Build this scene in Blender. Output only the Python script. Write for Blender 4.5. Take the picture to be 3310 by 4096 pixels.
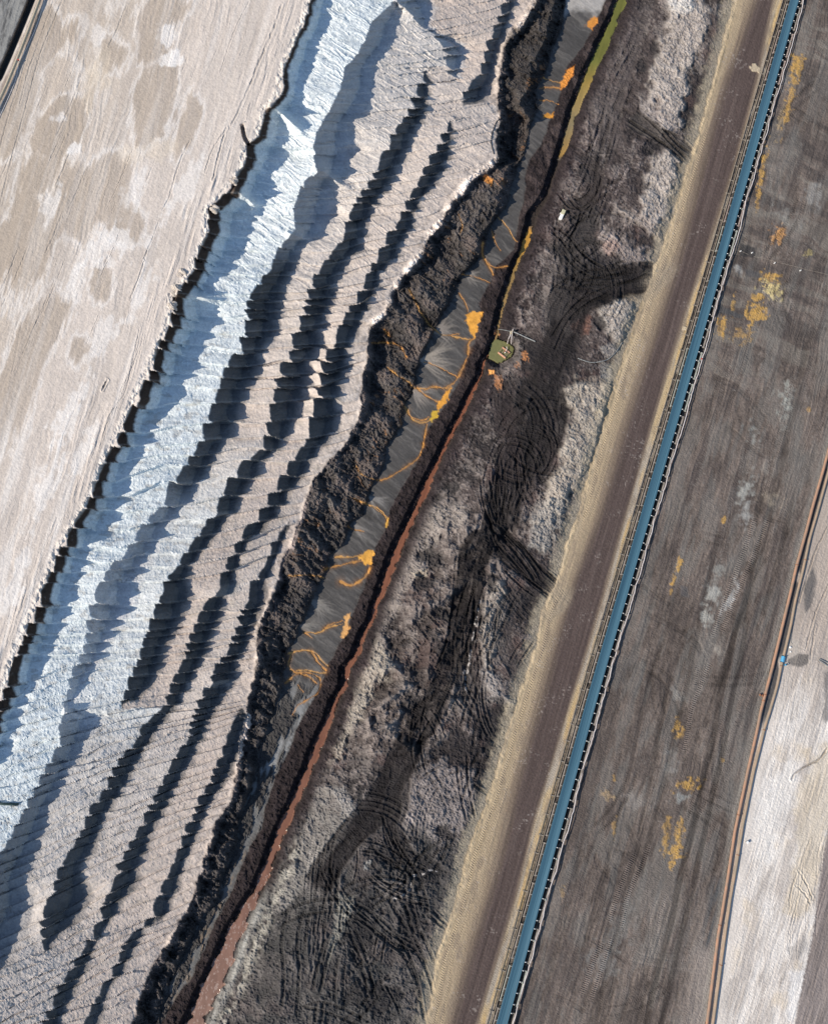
import bpy, bmesh, math, random, sys, time
import numpy as np
from mathutils import Vector, Matrix

# ---------------------------------------------------------------- scene
scene = bpy.context.scene
for o in list(bpy.data.objects):
    bpy.data.objects.remove(o)
COL = scene.collection
random.seed(7)
T0 = time.time()

# ---------------------------------------------------------------- camera
W, HH = 3310.0, 4096.0
FOV = math.radians(65.0)
PITCH = math.radians(11.0)
CAMH = 171.0
FPX = (HH / 2) / math.tan(FOV / 2)
cam_d = bpy.data.cameras.new('camera')
cam = bpy.data.objects.new('camera', cam_d)
COL.objects.link(cam)
cam.location = (0, 0, CAMH)
cam.rotation_euler = (PITCH, 0, 0)
cam_d.sensor_fit = 'VERTICAL'
cam_d.angle = FOV
cam_d.clip_start = 1.0
cam_d.clip_end = 20000.0
scene.camera = cam

# ---------------------------------------------------------------- sky, sun, exposure
SUN_EL = math.radians(33.0)
SUN_AZ = math.radians(20.0)            # the light travels to the right and a little up the picture
world = bpy.data.worlds.new('World')
scene.world = world
world.use_nodes = True
nt = world.node_tree
bg = nt.nodes['Background']
sky = nt.nodes.new('ShaderNodeTexSky')
sky.sky_type = 'NISHITA'
sky.sun_disc = False
sky.sun_elevation = SUN_EL
tosun = Vector((-math.cos(SUN_AZ), -math.sin(SUN_AZ), 0))
sky.sun_rotation = math.atan2(tosun.x, tosun.y)
sky.altitude = 100
sky.air_density = 1.0
sky.dust_density = 0.3
sky.ozone_density = 1.3
nt.links.new(sky.outputs[0], bg.inputs[0])
bg.inputs[1].default_value = 0.125
sun_d = bpy.data.lights.new('sun', 'SUN')
sun_d.energy = 5.0
sun_d.angle = math.radians(0.5)
sun_d.color = (1.0, 0.895, 0.755)
sun = bpy.data.objects.new('sun', sun_d)
COL.objects.link(sun)
ldir = Vector((math.cos(SUN_EL) * math.cos(SUN_AZ), math.cos(SUN_EL) * math.sin(SUN_AZ), -math.sin(SUN_EL)))
sun.rotation_euler = ldir.to_track_quat('-Z', 'Y').to_euler()
sun.location = (-150, -60, 160)
scene.view_settings.view_transform = 'Standard'
scene.view_settings.look = 'None'
scene.view_settings.gamma = 1.0
scene.view_settings.exposure = 0.25

# ---------------------------------------------------------------- picture point -> place
CP, SP = math.cos(PITCH), math.sin(PITCH)
def place(x, y, z):
    """world point at height z on the sight line of photo point (x, y)"""
    vx = (np.asarray(x, dtype=np.float64) - W / 2) / FPX
    vy = (HH / 2 - np.asarray(y, dtype=np.float64)) / FPX
    dy = vy * CP + SP
    dz = vy * SP - CP
    t = (z - CAMH) / dz
    return vx * t, dy * t, z + 0 * t
def P(x, y, z=0.0):
    a, b, c = place(x, y, z)
    return Vector((float(a), float(b), float(c)))

# ---------------------------------------------------------------- noise
f32 = np.float32
_rng = np.random.RandomState(11)
_TAB = _rng.rand(512, 512).astype(f32)
def vnoise(x, y, seed=0):
    x = np.asarray(x, f32) + f32(seed * 37.17); y = np.asarray(y, f32) + f32(seed * 91.73)
    xi = np.floor(x); yi = np.floor(y)
    fx = x - xi; fy = y - yi
    xi = xi.astype(np.int32) & 511; yi = yi.astype(np.int32) & 511
    x1 = (xi + 1) & 511; y1 = (yi + 1) & 511
    fx = fx * fx * fx * (fx * (fx * 6 - 15) + 10); fy = fy * fy * fy * (fy * (fy * 6 - 15) + 10)
    a = _TAB[yi, xi]; b = _TAB[yi, x1]; c = _TAB[y1, xi]; d = _TAB[y1, x1]
    a = a + (b - a) * fx; c = c + (d - c) * fx
    return (a + (c - a) * fy) * 2 - 1
def fbm(x, y, seed=0, octs=4, gain=0.5):
    s = 0; a = 1.0; n = 0; f = 1.0
    for i in range(octs):
        c, sn = math.cos(i * 1.1), math.sin(i * 1.1)
        s = s + a * vnoise((x * c - y * sn) * f, (x * sn + y * c) * f, seed + i * 3)
        n += a; a *= gain; f *= 2.03
    return s / n
def ridged(x, y, seed=0, octs=4):
    s = 0; a = 1.0; n = 0; f = 1.0
    for i in range(octs):
        c, sn = math.cos(i * 1.3), math.sin(i * 1.3)
        s = s + a * (1 - 2 * np.abs(vnoise((x * c - y * sn) * f, (x * sn + y * c) * f, seed + i * 5)))
        n += a; a *= 0.5; f *= 2.1
    return s / n
def sstep(a, b, x):
    t = np.clip((x - a) / (b - a), 0, 1)
    return t * t * (3 - 2 * t)
def line(pts):
    """polyline given as (x, y) -> x as a function of y, straight beyond its ends"""
    p = sorted([(float(b), float(a)) for a, b in pts])
    ys = [q[0] for q in p]; xs = [q[1] for q in p]
    k = 3 if len(ys) > 6 else 1
    s0 = (xs[k] - xs[0]) / (ys[k] - ys[0]); s1 = (xs[-1] - xs[-1 - k]) / (ys[-1] - ys[-1 - k])
    ys = [ys[0] - 2000] + ys + [ys[-1] + 2000]
    xs = [xs[0] - 2000 * s0] + xs + [xs[-1] + 2000 * s1]
    return lambda y: np.interp(y, ys, xs)
def tab(pts):
    ys = [p[0] for p in pts]; vs = [p[1] for p in pts]
    return lambda y: np.interp(y, ys, vs)

# ---------------------------------------------------------------- sample grid (photo coordinates)
STEP = 3.0
def axis(n):
    core = np.arange(-24, n + 24 + STEP, STEP)
    d = [STEP * 1.4]
    while sum(d) < 700: d.append(min(d[-1] * 1.10, 24))
    off = np.cumsum(d)
    return np.concatenate([(core[0] - off)[::-1], core, core[-1] + off])
AX, AY = axis(W), axis(HH)
NX, NY = len(AX), len(AY)
X, Y = np.meshgrid(AX.astype(f32), AY.astype(f32))
print('grid', NX, NY, NX * NY)

# ---------------------------------------------------------------- feature lines read off the place (x, y)
rim = line([(1245,0),(1200,131),(1140,256),(1113,387),(1064,425),(1037,546),(988,574),(975,670),(905,760),(833,836),(829,947),(781,1037),
 (774,1083),(690,1180),(681,1290),(650,1352),(622,1428),(591,1498),(560,1560),(525,1629),(494,1698),(460,1774),(428,1829),(401,1892),
 (380,1947),(356,2002),(325,2057),(276,2131),(238,2200),(204,2290),(169,2359),(138,2442),(104,2525),(62,2608),(35,2691),(7,2781),(-40,2900),(-230,3400),(-480,4150)])
bands = {}
bands[1] = ([], [(1335,0),(1325,104),(1287,152),(1273,242),(1231,318),(1228,408),(1175,456),(1179,518),(1169,594),(1128,640),(1106,719),(1058,795),
 (1023,857),(1009,954),(954,1030),(871,1124),(855,1173),(899,1249),(864,1325),(823,1387),(795,1470),(757,1525),(726,1594),(681,1657),
 (636,1691),(615,1747),(588,1823),(539,1892),(525,1961),(500,2060),(470,2100),(394,2166),(366,2214),(339,2304),(311,2359),(283,2477),(238,2560),(238,2601),
 (187,2677),(149,2747),(130,2790),(90,2878),(104,2919),(69,2947),(83,2975),(41,3037),(0,3099),(-60,3250),(-190,3600),(-400,4150)])
bands[2] = ([(1542,7),(1487,62),(1449,138),(1425,187),(1380,240),(1356,332),(1314,408),(1266,498),(1252,588),(1262,650),(1214,690),(1176,802),(1180,880),
 (1135,925),(1107,982),(1085,1040),(1058,1060),(1037,1104),(1006,1138),(982,1194),(985,1263),(968,1332),(955,1390),(923,1410),(892,1470),(878,1546),(850,1615),
 (819,1691),(798,1767),(767,1823),(743,1857),(691,1926),(664,1982),(643,2030),(601,2062),(574,2111),(539,2152),(505,2214),(442,2270),(373,2373),
 (363,2449),(349,2539),(332,2601),(297,2684),(276,2747),(256,2829),(238,2892),(238,2968),(200,3058),(138,3166),(97,3249),(55,3325),(7,3408),(-50,3530),(-110,3700),(-230,4100)],
 [(1610,0),(1584,118),(1549,166),(1508,228),(1515,311),(1494,359),(1446,422),(1408,463),(1425,553),(1408,622),(1356,705),(1349,747),(1349,823),(1287,905),(1220,947),
 (1204,995),(1190,1040),(1161,1090),(1141,1166),(1127,1256),(1106,1332),(1060,1380),(1055,1470),(995,1567),(982,1636),(947,1733),(885,1802),(836,1899),(788,1968),
 (747,2023),(712,2062),(670,2124),(615,2228),(553,2332),(546,2387),(532,2435),(470,2532),(429,2594),(394,2664),(345,2740),(297,2810),(290,2835),(420,2862),(387,2933),(346,2982),
 (304,3066),(276,3131),(221,3228),(187,3366),(145,3456),(115,3511),(138,3574),(145,3622),(104,3746),(76,3829),(0,3892),(-120,4100)])
bands[3] = ([(1708,235),(1667,332),(1632,415),(1577,498),(1529,588),(1497,657),(1470,705),(1411,795),(1370,885),(1352,940),(1307,1002),(1262,1060),(1231,1131),
 (1224,1194),(1204,1256),(1176,1304),(1159,1401),(1114,1470),(1106,1532),(1089,1601),(1078,1657),(1064,1747),(1044,1795),(975,1843),(933,1906),(892,1968),(860,2030),
 (823,2104),(788,2145),(747,2207),(712,2270),(670,2304),(636,2387),(608,2470),(581,2553),(556,2636),(515,2726),(491,2802),(486,2835)],
 [(1712,235),(1722,300),(1708,408),(1688,463),(1646,539),(1625,601),(1591,670),(1549,733),(1515,765),(1494,816),(1459,892),(1455,961),(1411,990),(1385,1035),
 (1345,1111),(1350,1140),(1328,1200),(1300,1290),(1295,1373),(1245,1456),(1250,1511),(1231,1594),(1214,1643),(1169,1733),(1128,1785),(1078,1823),(1037,1912),(995,1961),(955,2025),
 (899,2104),(836,2187),(774,2270),(760,2332),(774,2387),(726,2505),(677,2588),(664,2657),(622,2733),(567,2788),(498,2816),(488,2835)])
bands[4] = ([(1812,430),(1798,455),(1775,500),(1753,546),(1736,574),(1708,629),(1674,698),(1636,753),(1612,809),(1584,857),(1556,912),(1522,961),(1497,1010),(1470,1070),(1453,1104),(1432,1152),(1404,1187),
 (1376,1235),(1359,1270),(1342,1346),(1300,1415),(1287,1470),(1276,1546),(1259,1622),(1238,1677),(1231,1767),(1176,1836),(1141,1892),(1110,1947),(1058,2025),
 (1016,2076),(982,2118),(947,2187),(906,2256),(871,2332),(823,2415),(788,2470),(760,2546),(747,2615),(712,2684),(677,2760),(660,2823),(608,2871),(560,2926),(530,2988),
 (480,3040),(442,3118),(408,3180),(366,3228),(339,3297),(304,3366),(263,3436),(228,3518),(207,3581),(178,3629),(166,3691),(173,3795),(175,3815)],
 [(1815,430),(1812,455),(1812,500),(1800,545),(1812,574),(1784,650),(1732,719),(1688,753),(1663,816),(1653,885),(1612,947),(1601,982),(1549,1037),(1529,1060),(1515,1124),(1494,1166),(1473,1200),(1453,1242),
 (1435,1304),(1397,1373),(1411,1449),(1383,1511),(1363,1588),(1370,1657),(1356,1719),(1287,1802),(1224,1899),(1169,1968),(1134,2028),(1078,2090),(1037,2145),(982,2194),
 (954,2277),(926,2359),(899,2449),(878,2498),(836,2622),(781,2712),(747,2774),(712,2829),(657,2899),(594,2968),(565,3040),(532,3104),(477,3200),(422,3290),(394,3387),
 (359,3449),(342,3484),(380,3581),(339,3664),(311,3698),(215,3767),(178,3815)])
bands[5] = ([(1150,2090),(1085,2180),(1058,2270),(1016,2325),(995,2408),(968,2442),(947,2505),(906,2608),(871,2657),(836,2733),(798,2802),(771,2885),(750,2954),(712,3023),
 (691,3045),(653,3118),(601,3221),(567,3297),(532,3353),(505,3415),(477,3456),(470,3512),(435,3567),(408,3622),(406,3664),(380,3719),(339,3795),(276,3885),(235,3947),(221,3988),(180,4085)],
 [(1155,2090),(1134,2166),(1095,2270),(1068,2346),(1058,2442),(1016,2512),(995,2574),(961,2650),(954,2726),(899,2809),(843,2885),(809,2968),(780,3040),(753,3076),(719,3138),
 (670,3235),(622,3311),(601,3387),(567,3484),(574,3512),(546,3553),(484,3629),(442,3698),(408,3733),(373,3823),(332,3912),(297,3988),(256,4078)])
bands[6] = ([(960,2840),(947,2864),(912,2954),(892,3009),(865,3060),(843,3124),(802,3194),(774,3270),(747,3318),(712,3415),(691,3449),(664,3505),(643,3567),(622,3615),
 (608,3670),(560,3715),(498,3760),(477,3829),(442,3905),(380,3995),(346,4078)],
 [(965,2840),(995,2864),(968,2982),(940,3065),(892,3152),(836,3242),(816,3304),(774,3387),(733,3484),(719,3553),(698,3594),(664,3664),(580,3712),(578,3740),(532,3823),
 (484,3905),(429,3968),(415,4064)])
bands['x2'] = ([(1611,-5),(1653,41),(1722,90),(1777,166),(1784,228),(1828,292)], [(1750,-5),(1716,62),(1752,90),(1845,130),(1878,166),(1846,235),(1832,292)])
bands['x3'] = ([(2010,-5),(1964,104),(1936,187),(1916,263),(1860,318),(1850,385)], [(2060,-5),(2020,104),(1994,187),(1980,277),(1950,366),(1860,385)])
bank = line([(2130,0),(2068,90),(2016,159),(2000,280),(1992,387),(1995,440),(1992,512),(1981,622),(1930,664),(1860,712),(1791,802),(1764,871),(1712,919),(1694,988),(1650,1030),
 (1612,1076),(1570,1145),(1549,1228),(1485,1277),(1473,1373),(1455,1484),(1439,1622),(1425,1698),(1376,1781),(1307,1857),(1259,1906),(1224,1990),(1200,2070),(1160,2180),
 (1120,2304),(1044,2484),(1030,2594),(1016,2705),(988,2802),(982,2857),(954,2982),(945,3090),(919,3207),(878,3276),(829,3387),(802,3498),(781,3581),(719,3691),(650,3802),
 (601,3899),(553,4002),(532,4078)])
bank_sh = tab([(0,45),(300,45),(390,60),(440,100),(600,100),(640,40),(700,32),(800,40),(880,65),(1000,75),(1060,60),(1150,22),(1260,22),(1290,60),(1400,80),(1480,85),(1640,80),(1700,55),
 (1790,40),(1860,18),(2060,10),(2290,14),(2330,60),(2480,40),(2600,46),(2860,50),(3000,46),(3300,50),(3580,60),(3800,68),(4100,75)])
mfl = line([(2265,0),(2241,118),(2206,194),(2178,304),(2140,353),(2164,422),(2123,484),(2102,588),(2085,640),(2060,700),(2035,790),(2020,830),(1957,905),(1936,982),(1915,1030),(1853,1097),
 (1826,1152),(1764,1270),(1736,1325),(1694,1415),(1674,1470),(1653,1574),(1618,1629),(1612,1698),(1556,1774),(1542,1850),(1501,1919),(1459,2023),(1453,2060),(1397,2090),
 (1376,2180),(1314,2228),(1294,2318),(1259,2387),(1204,2498),(1183,2553),(1148,2608),(1135,2726),(1100,2835),(1078,2919),(1037,2982),(1033,3050),(968,3263),(947,3387),
 (892,3512),(880,3594),(823,3657),(774,3733),(733,3816),(698,3899),(664,3982),(645,4064)])
foot_sh = tab([(0,60),(600,60),(800,45),(1000,42),(1150,38),(1280,26),(1420,18),(1800,12),(2100,5),(3000,4),(4100,4)])
mfr = line([(2420,0),(2360,130),(2330,185),(2264,260),(2238,364),(2210,450),(2164,574),(2112,640),(2098,720),(2088,816),(2062,930),(2050,1000),(1985,1062),(1957,1131),(1911,1214),(1923,1256),
 (1895,1359),(1846,1484),(1826,1532),(1798,1594),(1764,1643),(1722,1691),(1694,1760),(1660,1857),(1598,1954),(1556,2051),(1529,2145),(1494,2200),(1473,2290),(1432,2401),
 (1397,2484),(1370,2553),(1314,2657),(1273,2760),(1238,2816),(1190,2912),(1147,3014),(1106,3097),(1058,3242),(1044,3311),(995,3394),(947,3512),(899,3615),(857,3698),
 (816,3795),(760,3919),(719,3968),(664,4058)])
st_c = line([(2486,0),(2443,109),(2405,198),(2366,275),(2341,339),(2309,416),(2290,467),(2270,543),(2254,595),(2232,640),(2200,730),(2178,795),(2137,857),(2116,926),(2095,988),
 (2068,1051),(2040,1131),(2019,1194),(2005,1249),(1992,1304),(1987,1346),(1965,1400),(1933,1449),(1926,1498),(1895,1553),(1867,1615),(1833,1684),(1798,1747),(1764,1823),
 (1729,1892),(1694,1975),(1660,2056),(1612,2152),(1577,2242),(1549,2311),(1529,2373),(1501,2422),(1494,2470),(1453,2546),(1432,2615),(1390,2671),(1383,2740),(1349,2795),
 (1314,2885),(1273,2982),(1238,3072),(1189,3187),(1134,3304),(1085,3429),(1037,3553),(988,3636),(933,3747),(892,3850),(843,3954),(795,4064)])
st_w = tab([(0,15),(100,17),(280,17),(340,14),(467,11),(595,9),(640,4),(700,1.5),(780,4),(857,11),(926,12),(988,9),(1060,6),(1200,5),(1346,4),(1449,4),(1553,8),(1684,8),(1823,8),(1975,11),
 (2152,14),(2242,17),(2373,10),(2422,6),(2546,8),(2615,9),(2740,10),(2885,13),(3072,14),(3304,15),(3553,18),(3636,25),(3747,32),(3850,37),(3954,40),(4064,38),(4300,40)])
rdL = line([(2932,0),(2878,211),(2814,448),(2769,607),(2711,780),(2651,978),(2600,1110),(2548,1249),(2513,1358),(2469,1486),(2417,1652),(2366,1831),(2309,2055),(2268,2160),(2220,2330),
 (2165,2450),(2137,2588),(2095,2712),(2033,2899),(1999,3023),(1943,3207),(1895,3332),(1860,3429),(1833,3553),(1798,3677),(1743,3829),(1722,3968),(1701,4092)])
dkL = line([(3012,0),(2897,320),(2807,639),(2724,959),(2635,1269),(2558,1512),(2475,1767),(2392,2055),(2296,2320),(2200,2640),(2102,3000),(2026,3276),(1950,3588),(1865,3864),(1805,4092)])
dkR = line([(3092,0),(3025,320),(2942,639),(2839,959),(2737,1256),(2660,1512),(2584,1767),(2501,2055),(2411,2384),(2334,2640),(2251,2895),(2137,3276),(2061,3588),(1978,3864),(1909,4092)])
belt_c = line([(3175,0),(2874,1050),(2492,2362),(2380,2745),(2128,3650),(2006,4092)])
pipeA = line([(3312,1800),(3285,1900),(3246,2034),(3223,2123),(3184,2263),(3156,2386),(3129,2497),(3107,2589),(3087,2670),(3061,2768),(3041,2845),(3025,2927),(2990,3080),(2938,3323),
 (2906,3533),(2887,3649),(2871,3742),(2827,4087)])
pipeB = line([(3335,1800),(3308,1900),(3265,2056),(3237,2151),(3207,2291),(3179,2403),(3162,2496),(3143,2580),(3123,2661),(3107,2741),(3077,2845),(3057,2908),(3012,3087),(2969,3300),
 (2943,3463),(2922,3579),(2901,3719),(2852,4081)])
rdark = line([(3345,3000),(3310,3307),(3280,3499),(3248,3735),(3204,3946),(3178,4087)])

# ---------------------------------------------------------------- terraces: one height profile per photo row
d_rim = X - rim(Y).astype(f32)
_s = sstep(2300, 3300, Y)
yeff = Y - ((0.12 * d_rim - 0.00022 * d_rim ** 2) * (1 - _s) - 0.5 * d_rim * _s)
_ty = np.arange(-3000, 9000, 4.0)
_tp = np.cumsum(4.0 / np.interp(_ty, [0, 800, 1400, 2500, 3200], [44, 47, 66, 64, 52]))
def ribs(ye, d):
    ph = np.interp(ye, _ty, _tp) + 0.75 * vnoise(ye / 150.0, d / 500.0, 3) + 0.30 * vnoise(ye / 52.0, d / 160.0, 5)
    return ph - np.floor(ph)
frac = ribs(yeff, d_rim).astype(f32)
saw = sstep(0.0, 0.10, frac) * 0 + frac
saw = np.where(frac < 0.10, 1 - frac / 0.10, (frac - 0.10) / 0.90) - 0.5     # drops just below each rib, then climbs to the next
TAN = math.tan(SUN_EL)
PXM = 18.5
bl = {}
for k, (c, s) in bands.items():
    if k == 1: bl[k] = (rim, line(s), -9e9, 9e9)
    else:
        lo = min(p[1] for p in c); hi = max(p[1] for p in c)
        if k == 2: lo, hi = -9e9, 9e9
        if k in (5, 6): hi = 9e9
        if k in ('x2', 'x3'): lo = -9e9
        bl[k] = (line(c), line(s), lo, hi)
ZP, ZM = 14.0, -6.0
def lin(c): return np.array(c, f32)
C_PLAT = lin((.56, .50, .45)); C_WHITE = lin((.675, .725, .735)); C_PINK = lin((.49, .425, .38)); C_DARK = lin((.085, .078, .080))
C_BROWN = lin((.055, .040, .032)); C_COAL = lin((.029, .026, .025)); C_MUD = lin((.072, .069, .067)); C_BERM = lin((.027, .021, .022))
C_RUB = lin((.052, .043, .042)); C_BLUEGREY = lin((.40, .42, .44))
Z = np.zeros((NY, NX), f32); RC = np.zeros((NY, NX, 3), f32)
warp = (6 * fbm(X / 45, Y / 30, 21, 3) + 2.2 * fbm(X / 14, Y / 9, 22, 3)).astype(f32)
_a1 = np.interp(AY, [0, 700, 1350, 2800, 4096], [.10, .12, 1.0, .9, .6])[:, None]; _a2 = np.interp(AY, [0, 900, 1400, 2300, 2900, 4096], [.15, .3, .95, .95, .7, .65])[:, None]; _a3 = np.interp(AY, [0, 500, 1000, 2100, 2900, 4096], [.6, 1.15, 1.15, 1.1, .8, .75])[:, None]
_m1 = sstep(-120, -20, d_rim) * (1 - sstep(120, 260, d_rim)); _m3 = sstep(300, 480, d_rim)
toothf = ((frac - .5) * 24 + 14 * sstep(.78, 1, frac)) * (_m1 * _a1 + _m3 * _a3 + np.clip(1 - _m1 - _m3, 0, 1) * _a2 * sstep(-20, 20, d_rim)) * (.8 + .5 * vnoise(X / 130, Y / 110, 79))
toothf = (toothf * (1 - sstep(-90, -25, X - np.broadcast_to(bank(AY).astype(f32)[:, None], X.shape)))).astype(f32)
wcoal = (15 * fbm(X / 60, Y / 60, 23, 3) + 9 * fbm(X / 17, Y / 17, 24, 4)).astype(f32)
REG = np.zeros((NY, NX), np.int8)      # 0 plateau 1 spoil 2 coal 3 mud 4 berm 5 water 6 rubble 7 road 8 strip 9 plain 10 sand
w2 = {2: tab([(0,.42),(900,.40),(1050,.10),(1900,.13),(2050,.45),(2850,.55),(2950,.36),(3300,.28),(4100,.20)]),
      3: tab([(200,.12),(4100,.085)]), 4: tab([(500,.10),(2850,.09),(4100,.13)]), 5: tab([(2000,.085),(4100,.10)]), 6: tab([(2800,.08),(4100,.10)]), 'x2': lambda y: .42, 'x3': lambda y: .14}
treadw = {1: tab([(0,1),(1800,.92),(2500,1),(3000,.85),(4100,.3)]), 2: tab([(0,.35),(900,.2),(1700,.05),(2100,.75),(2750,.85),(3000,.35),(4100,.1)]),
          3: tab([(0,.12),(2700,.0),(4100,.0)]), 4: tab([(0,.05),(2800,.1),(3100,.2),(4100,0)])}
def ray(x, y, z):
    vx = (x - W / 2) / FPX; vy = (HH / 2 - y) / FPX
    t = (z - CAMH) / (vy * SP - CP)
    return vx * t, (vy * CP + SP) * t
LX, LY = math.cos(SUN_AZ), math.sin(SUN_AZ)
def drop(c, s, y, c0, c1, zt):
    """height of a bank whose edge lies at photo x = c and whose shade ends at photo x = s"""
    ax, ay = ray(c, y, zt); b0x, b0y = ray(c0, y - 90, zt); b1x, b1y = ray(c1, y + 90, zt)
    tx, ty = b1x - b0x, b1y - b0y
    h = max(.05, (s - c) / PXM * .5)
    for _ in range(5):
        px, py = ray(s, y, zt - h)
        qx, qy = px - ax, py - ay
        det = tx * LY - ty * LX
        b = (tx * qy - ty * qx) / det
        h = max(.03, .5 * h + .5 * b * TAN)
    return h
for j in range(NY):
    y = float(AY[j])
    xs = [rim(y) - 1, bank(y), mfl(y), mfr(y)]; zs = [ZP, -2.4, ZM, ZM]
    r0 = rim(y)
    items = []
    for k in (1, 2, 4, 3, 5, 6, 'x2', 'x3'):
        fc, fs, lo, hi = bl[k]
        if y < lo or y > hi: continue
        c = float(fc(y)); s = float(fs(y)); L = s - c
        if L < 3: continue
        taper = min(1, (y - lo) / 40 + .05, (hi - y) / 40 + .05)
        tooth = (16 if k == 1 else 7) * float(fbm(np.float32(y / 70), np.float32(c / 200), 77, 4))
        items.append((k, c + tooth * min(1, L / 60), s, L, taper))
    cx, cz = list(xs), list(zs)
    for k, c, s, L, tp in items:
        zc = np.interp(c, cx, cz); zs_ = np.interp(s, cx, cz)
        zt = ZP if k == 1 else zc + 2.0
        h = drop(c, s, y, float(fc(y - 90)), float(fc(y + 90)), zt) * tp * (.97 if k == 1 else 1.0)
        if k == 1:
            zc = ZP; b = ZP - h
        else:
            md = .5 * (zc + zs_); zc = md + h * .5; b = md - h * .5
        new = [(c, zc), (c + .5 * (s - c), zc - .97 * (zc - b)), (s, b)]
        keep = [(a, q) for a, q in zip(cx, cz) if not (c - 1 <= a <= s + 1)]
        allp = sorted(keep + new)
        cx = [a for a, q in allp]; cz = [q for a, q in allp]
    # spoil edge over the coal, coal ridge over the mud
    b0 = float(bank(y)); bs = float(bank_sh(y)); m0 = float(mfl(y)); m1 = float(mfr(y)); fs_ = float(foot_sh(y))
    tops = [(a, q) for a, q in zip(cx, cz) if a < b0 - 12]
    zb = np.interp(b0, cx, cz)
    h7 = drop(b0, b0 + bs, y, float(bank(y - 90)), float(bank(y + 90)), -1.5)
    zb2 = min(zb - h7, -2.0); zb = max(zb, zb2 + h7)
    if m0 - fs_ < b0 + bs + 20: fs_ = max(2, m0 - b0 - bs - 20)
    h8 = drop(m0 - fs_, m0, y, float(mfl(y - 90)), float(mfl(y + 90)), -5.0)
    sc = float(st_c(y)); sw = float(st_w(y))
    sl, sr = sc - sw, sc + sw
    bw = min(26, .45 * (sl - m1))
    zst = -6.3
    dn = 1.0 if y > 700 else .75
    pts = tops + [(b0, zb), (b0 + .5 * bs, zb - .95 * h7), (b0 + bs, zb - h7), (m0 - fs_, ZM + max(h8, .35)), (m0 - .45 * fs_, ZM + .05 * h8), (m0, ZM), (m1, ZM),
                  (m1 + .25 * (sl - m1), ZM + .55), (sl - bw, ZM + .82), (sl - .55 * bw, zst + .25), (sl - 3, zst + .08), (sl, zst - .25), (sr, zst - .25), (sr + 3, zst + .15), (sr + 30, zst + 1.6), (sr + 110, -3.2), (sr + 230, -.9), (sr + 420, 0)]
    px_ = np.maximum.accumulate(np.array([p[0] for p in pts]) + np.arange(len(pts)) * 1e-3); pz_ = np.array([p[1] for p in pts])
    xr = AX + wcoal[j] * np.interp(AX, [b0 - 60, b0 - 10, m0 - 20, m0 + 10], [0, 1, 1, .3]) + warp[j] * np.interp(AX, [r0 - 60, r0, sl - 60, sl], [0, 1, 1, .25]) - toothf[j]
    Z[j] = np.interp(xr, px_, pz_)
    # soil colours along the same profile, drops darkened to deepen their shade
    kn = [(r0 - 40, C_PLAT), (r0 - 8, C_PLAT * 1.08)]
    its = sorted(items, key=lambda i: i[1])
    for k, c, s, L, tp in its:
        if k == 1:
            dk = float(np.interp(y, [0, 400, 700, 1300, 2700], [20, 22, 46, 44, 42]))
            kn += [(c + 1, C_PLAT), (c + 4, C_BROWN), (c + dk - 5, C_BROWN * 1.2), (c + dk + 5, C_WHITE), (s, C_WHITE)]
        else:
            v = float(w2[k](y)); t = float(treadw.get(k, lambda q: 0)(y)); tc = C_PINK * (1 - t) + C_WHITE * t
            dc = lin((v * 1.0, v * 1.0, v * 1.02))  # dark soil tone spread over the drop's shaded width, painting its shade in
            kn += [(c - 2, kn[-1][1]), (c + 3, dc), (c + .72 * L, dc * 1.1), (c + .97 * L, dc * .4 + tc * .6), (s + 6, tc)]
    pk = lin((.34, .28, .265)) if 2000 < y < 2330 else lin((.15, .125, .12))
    kn += [(b0 - 10, kn[-1][1]), (b0 + 2, pk * .5 + C_COAL * .5), (b0 + 14 + bs * .3, C_COAL), (b0 + bs + 10, lin((.052, .045, .042))), (.5 * (b0 + bs + m0), lin((.047, .042, .040))), (m0 - 8, C_COAL), (m0 + 5, C_MUD), (m1 - 3, C_MUD),
           (m1 + 4, C_BERM), (sl - 4, C_BERM * .8), (sl, lin((.035, .028, .025))), (sr, lin((.035, .028, .025))), (sr + 14, C_BERM), (sr + 70, C_BERM * 1.6), (sr + 120, C_RUB)]
    kx = np.maximum.accumulate(np.array([p[0] for p in kn])); kc = np.array([p[1] for p in kn])
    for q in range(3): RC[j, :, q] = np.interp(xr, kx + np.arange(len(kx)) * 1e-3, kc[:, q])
    rg = np.zeros(NX, np.int8)
    rg[xr > r0] = 1; rg[xr > b0] = 2; rg[xr > m0] = 3; rg[xr > m1] = 4; rg[xr > sr + 25] = 6
    REG[j] = rg
# loosen the rows: the soil does not slide down in straight lines
_w = sstep(-30, 30, X - np.broadcast_to(rim(AY).astype(f32)[:, None], X.shape)) * (1 - sstep(-20, 20, X - np.broadcast_to(mfl(AY).astype(f32)[:, None], X.shape)))
_dy = _w * (14 * fbm(X / 85, Y / 65, 25, 3) + 3 * fbm(X / 18, Y / 16, 26, 3)) + _w * np.clip(.22 * d_rim, 0, 36) * (1 - sstep(1100, 1700, Y))
_jf = np.interp((Y - _dy).ravel(), AY, np.arange(NY)).reshape(Y.shape)
_j0 = np.clip(_jf.astype(np.int32), 0, NY - 2); _t = (_jf - _j0).astype(f32); _ii = np.broadcast_to(np.arange(NX)[None, :], Y.shape)
# keep the crest lines where they are: shift along x by as much as the rows drift
Z = Z[_j0, _ii] * (1 - _t) + Z[_j0 + 1, _ii] * _t
RC = RC[_j0, _ii] * (1 - _t)[..., None] + RC[_j0 + 1, _ii] * _t[..., None]
print('profiles', round(time.time() - T0, 1))

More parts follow.
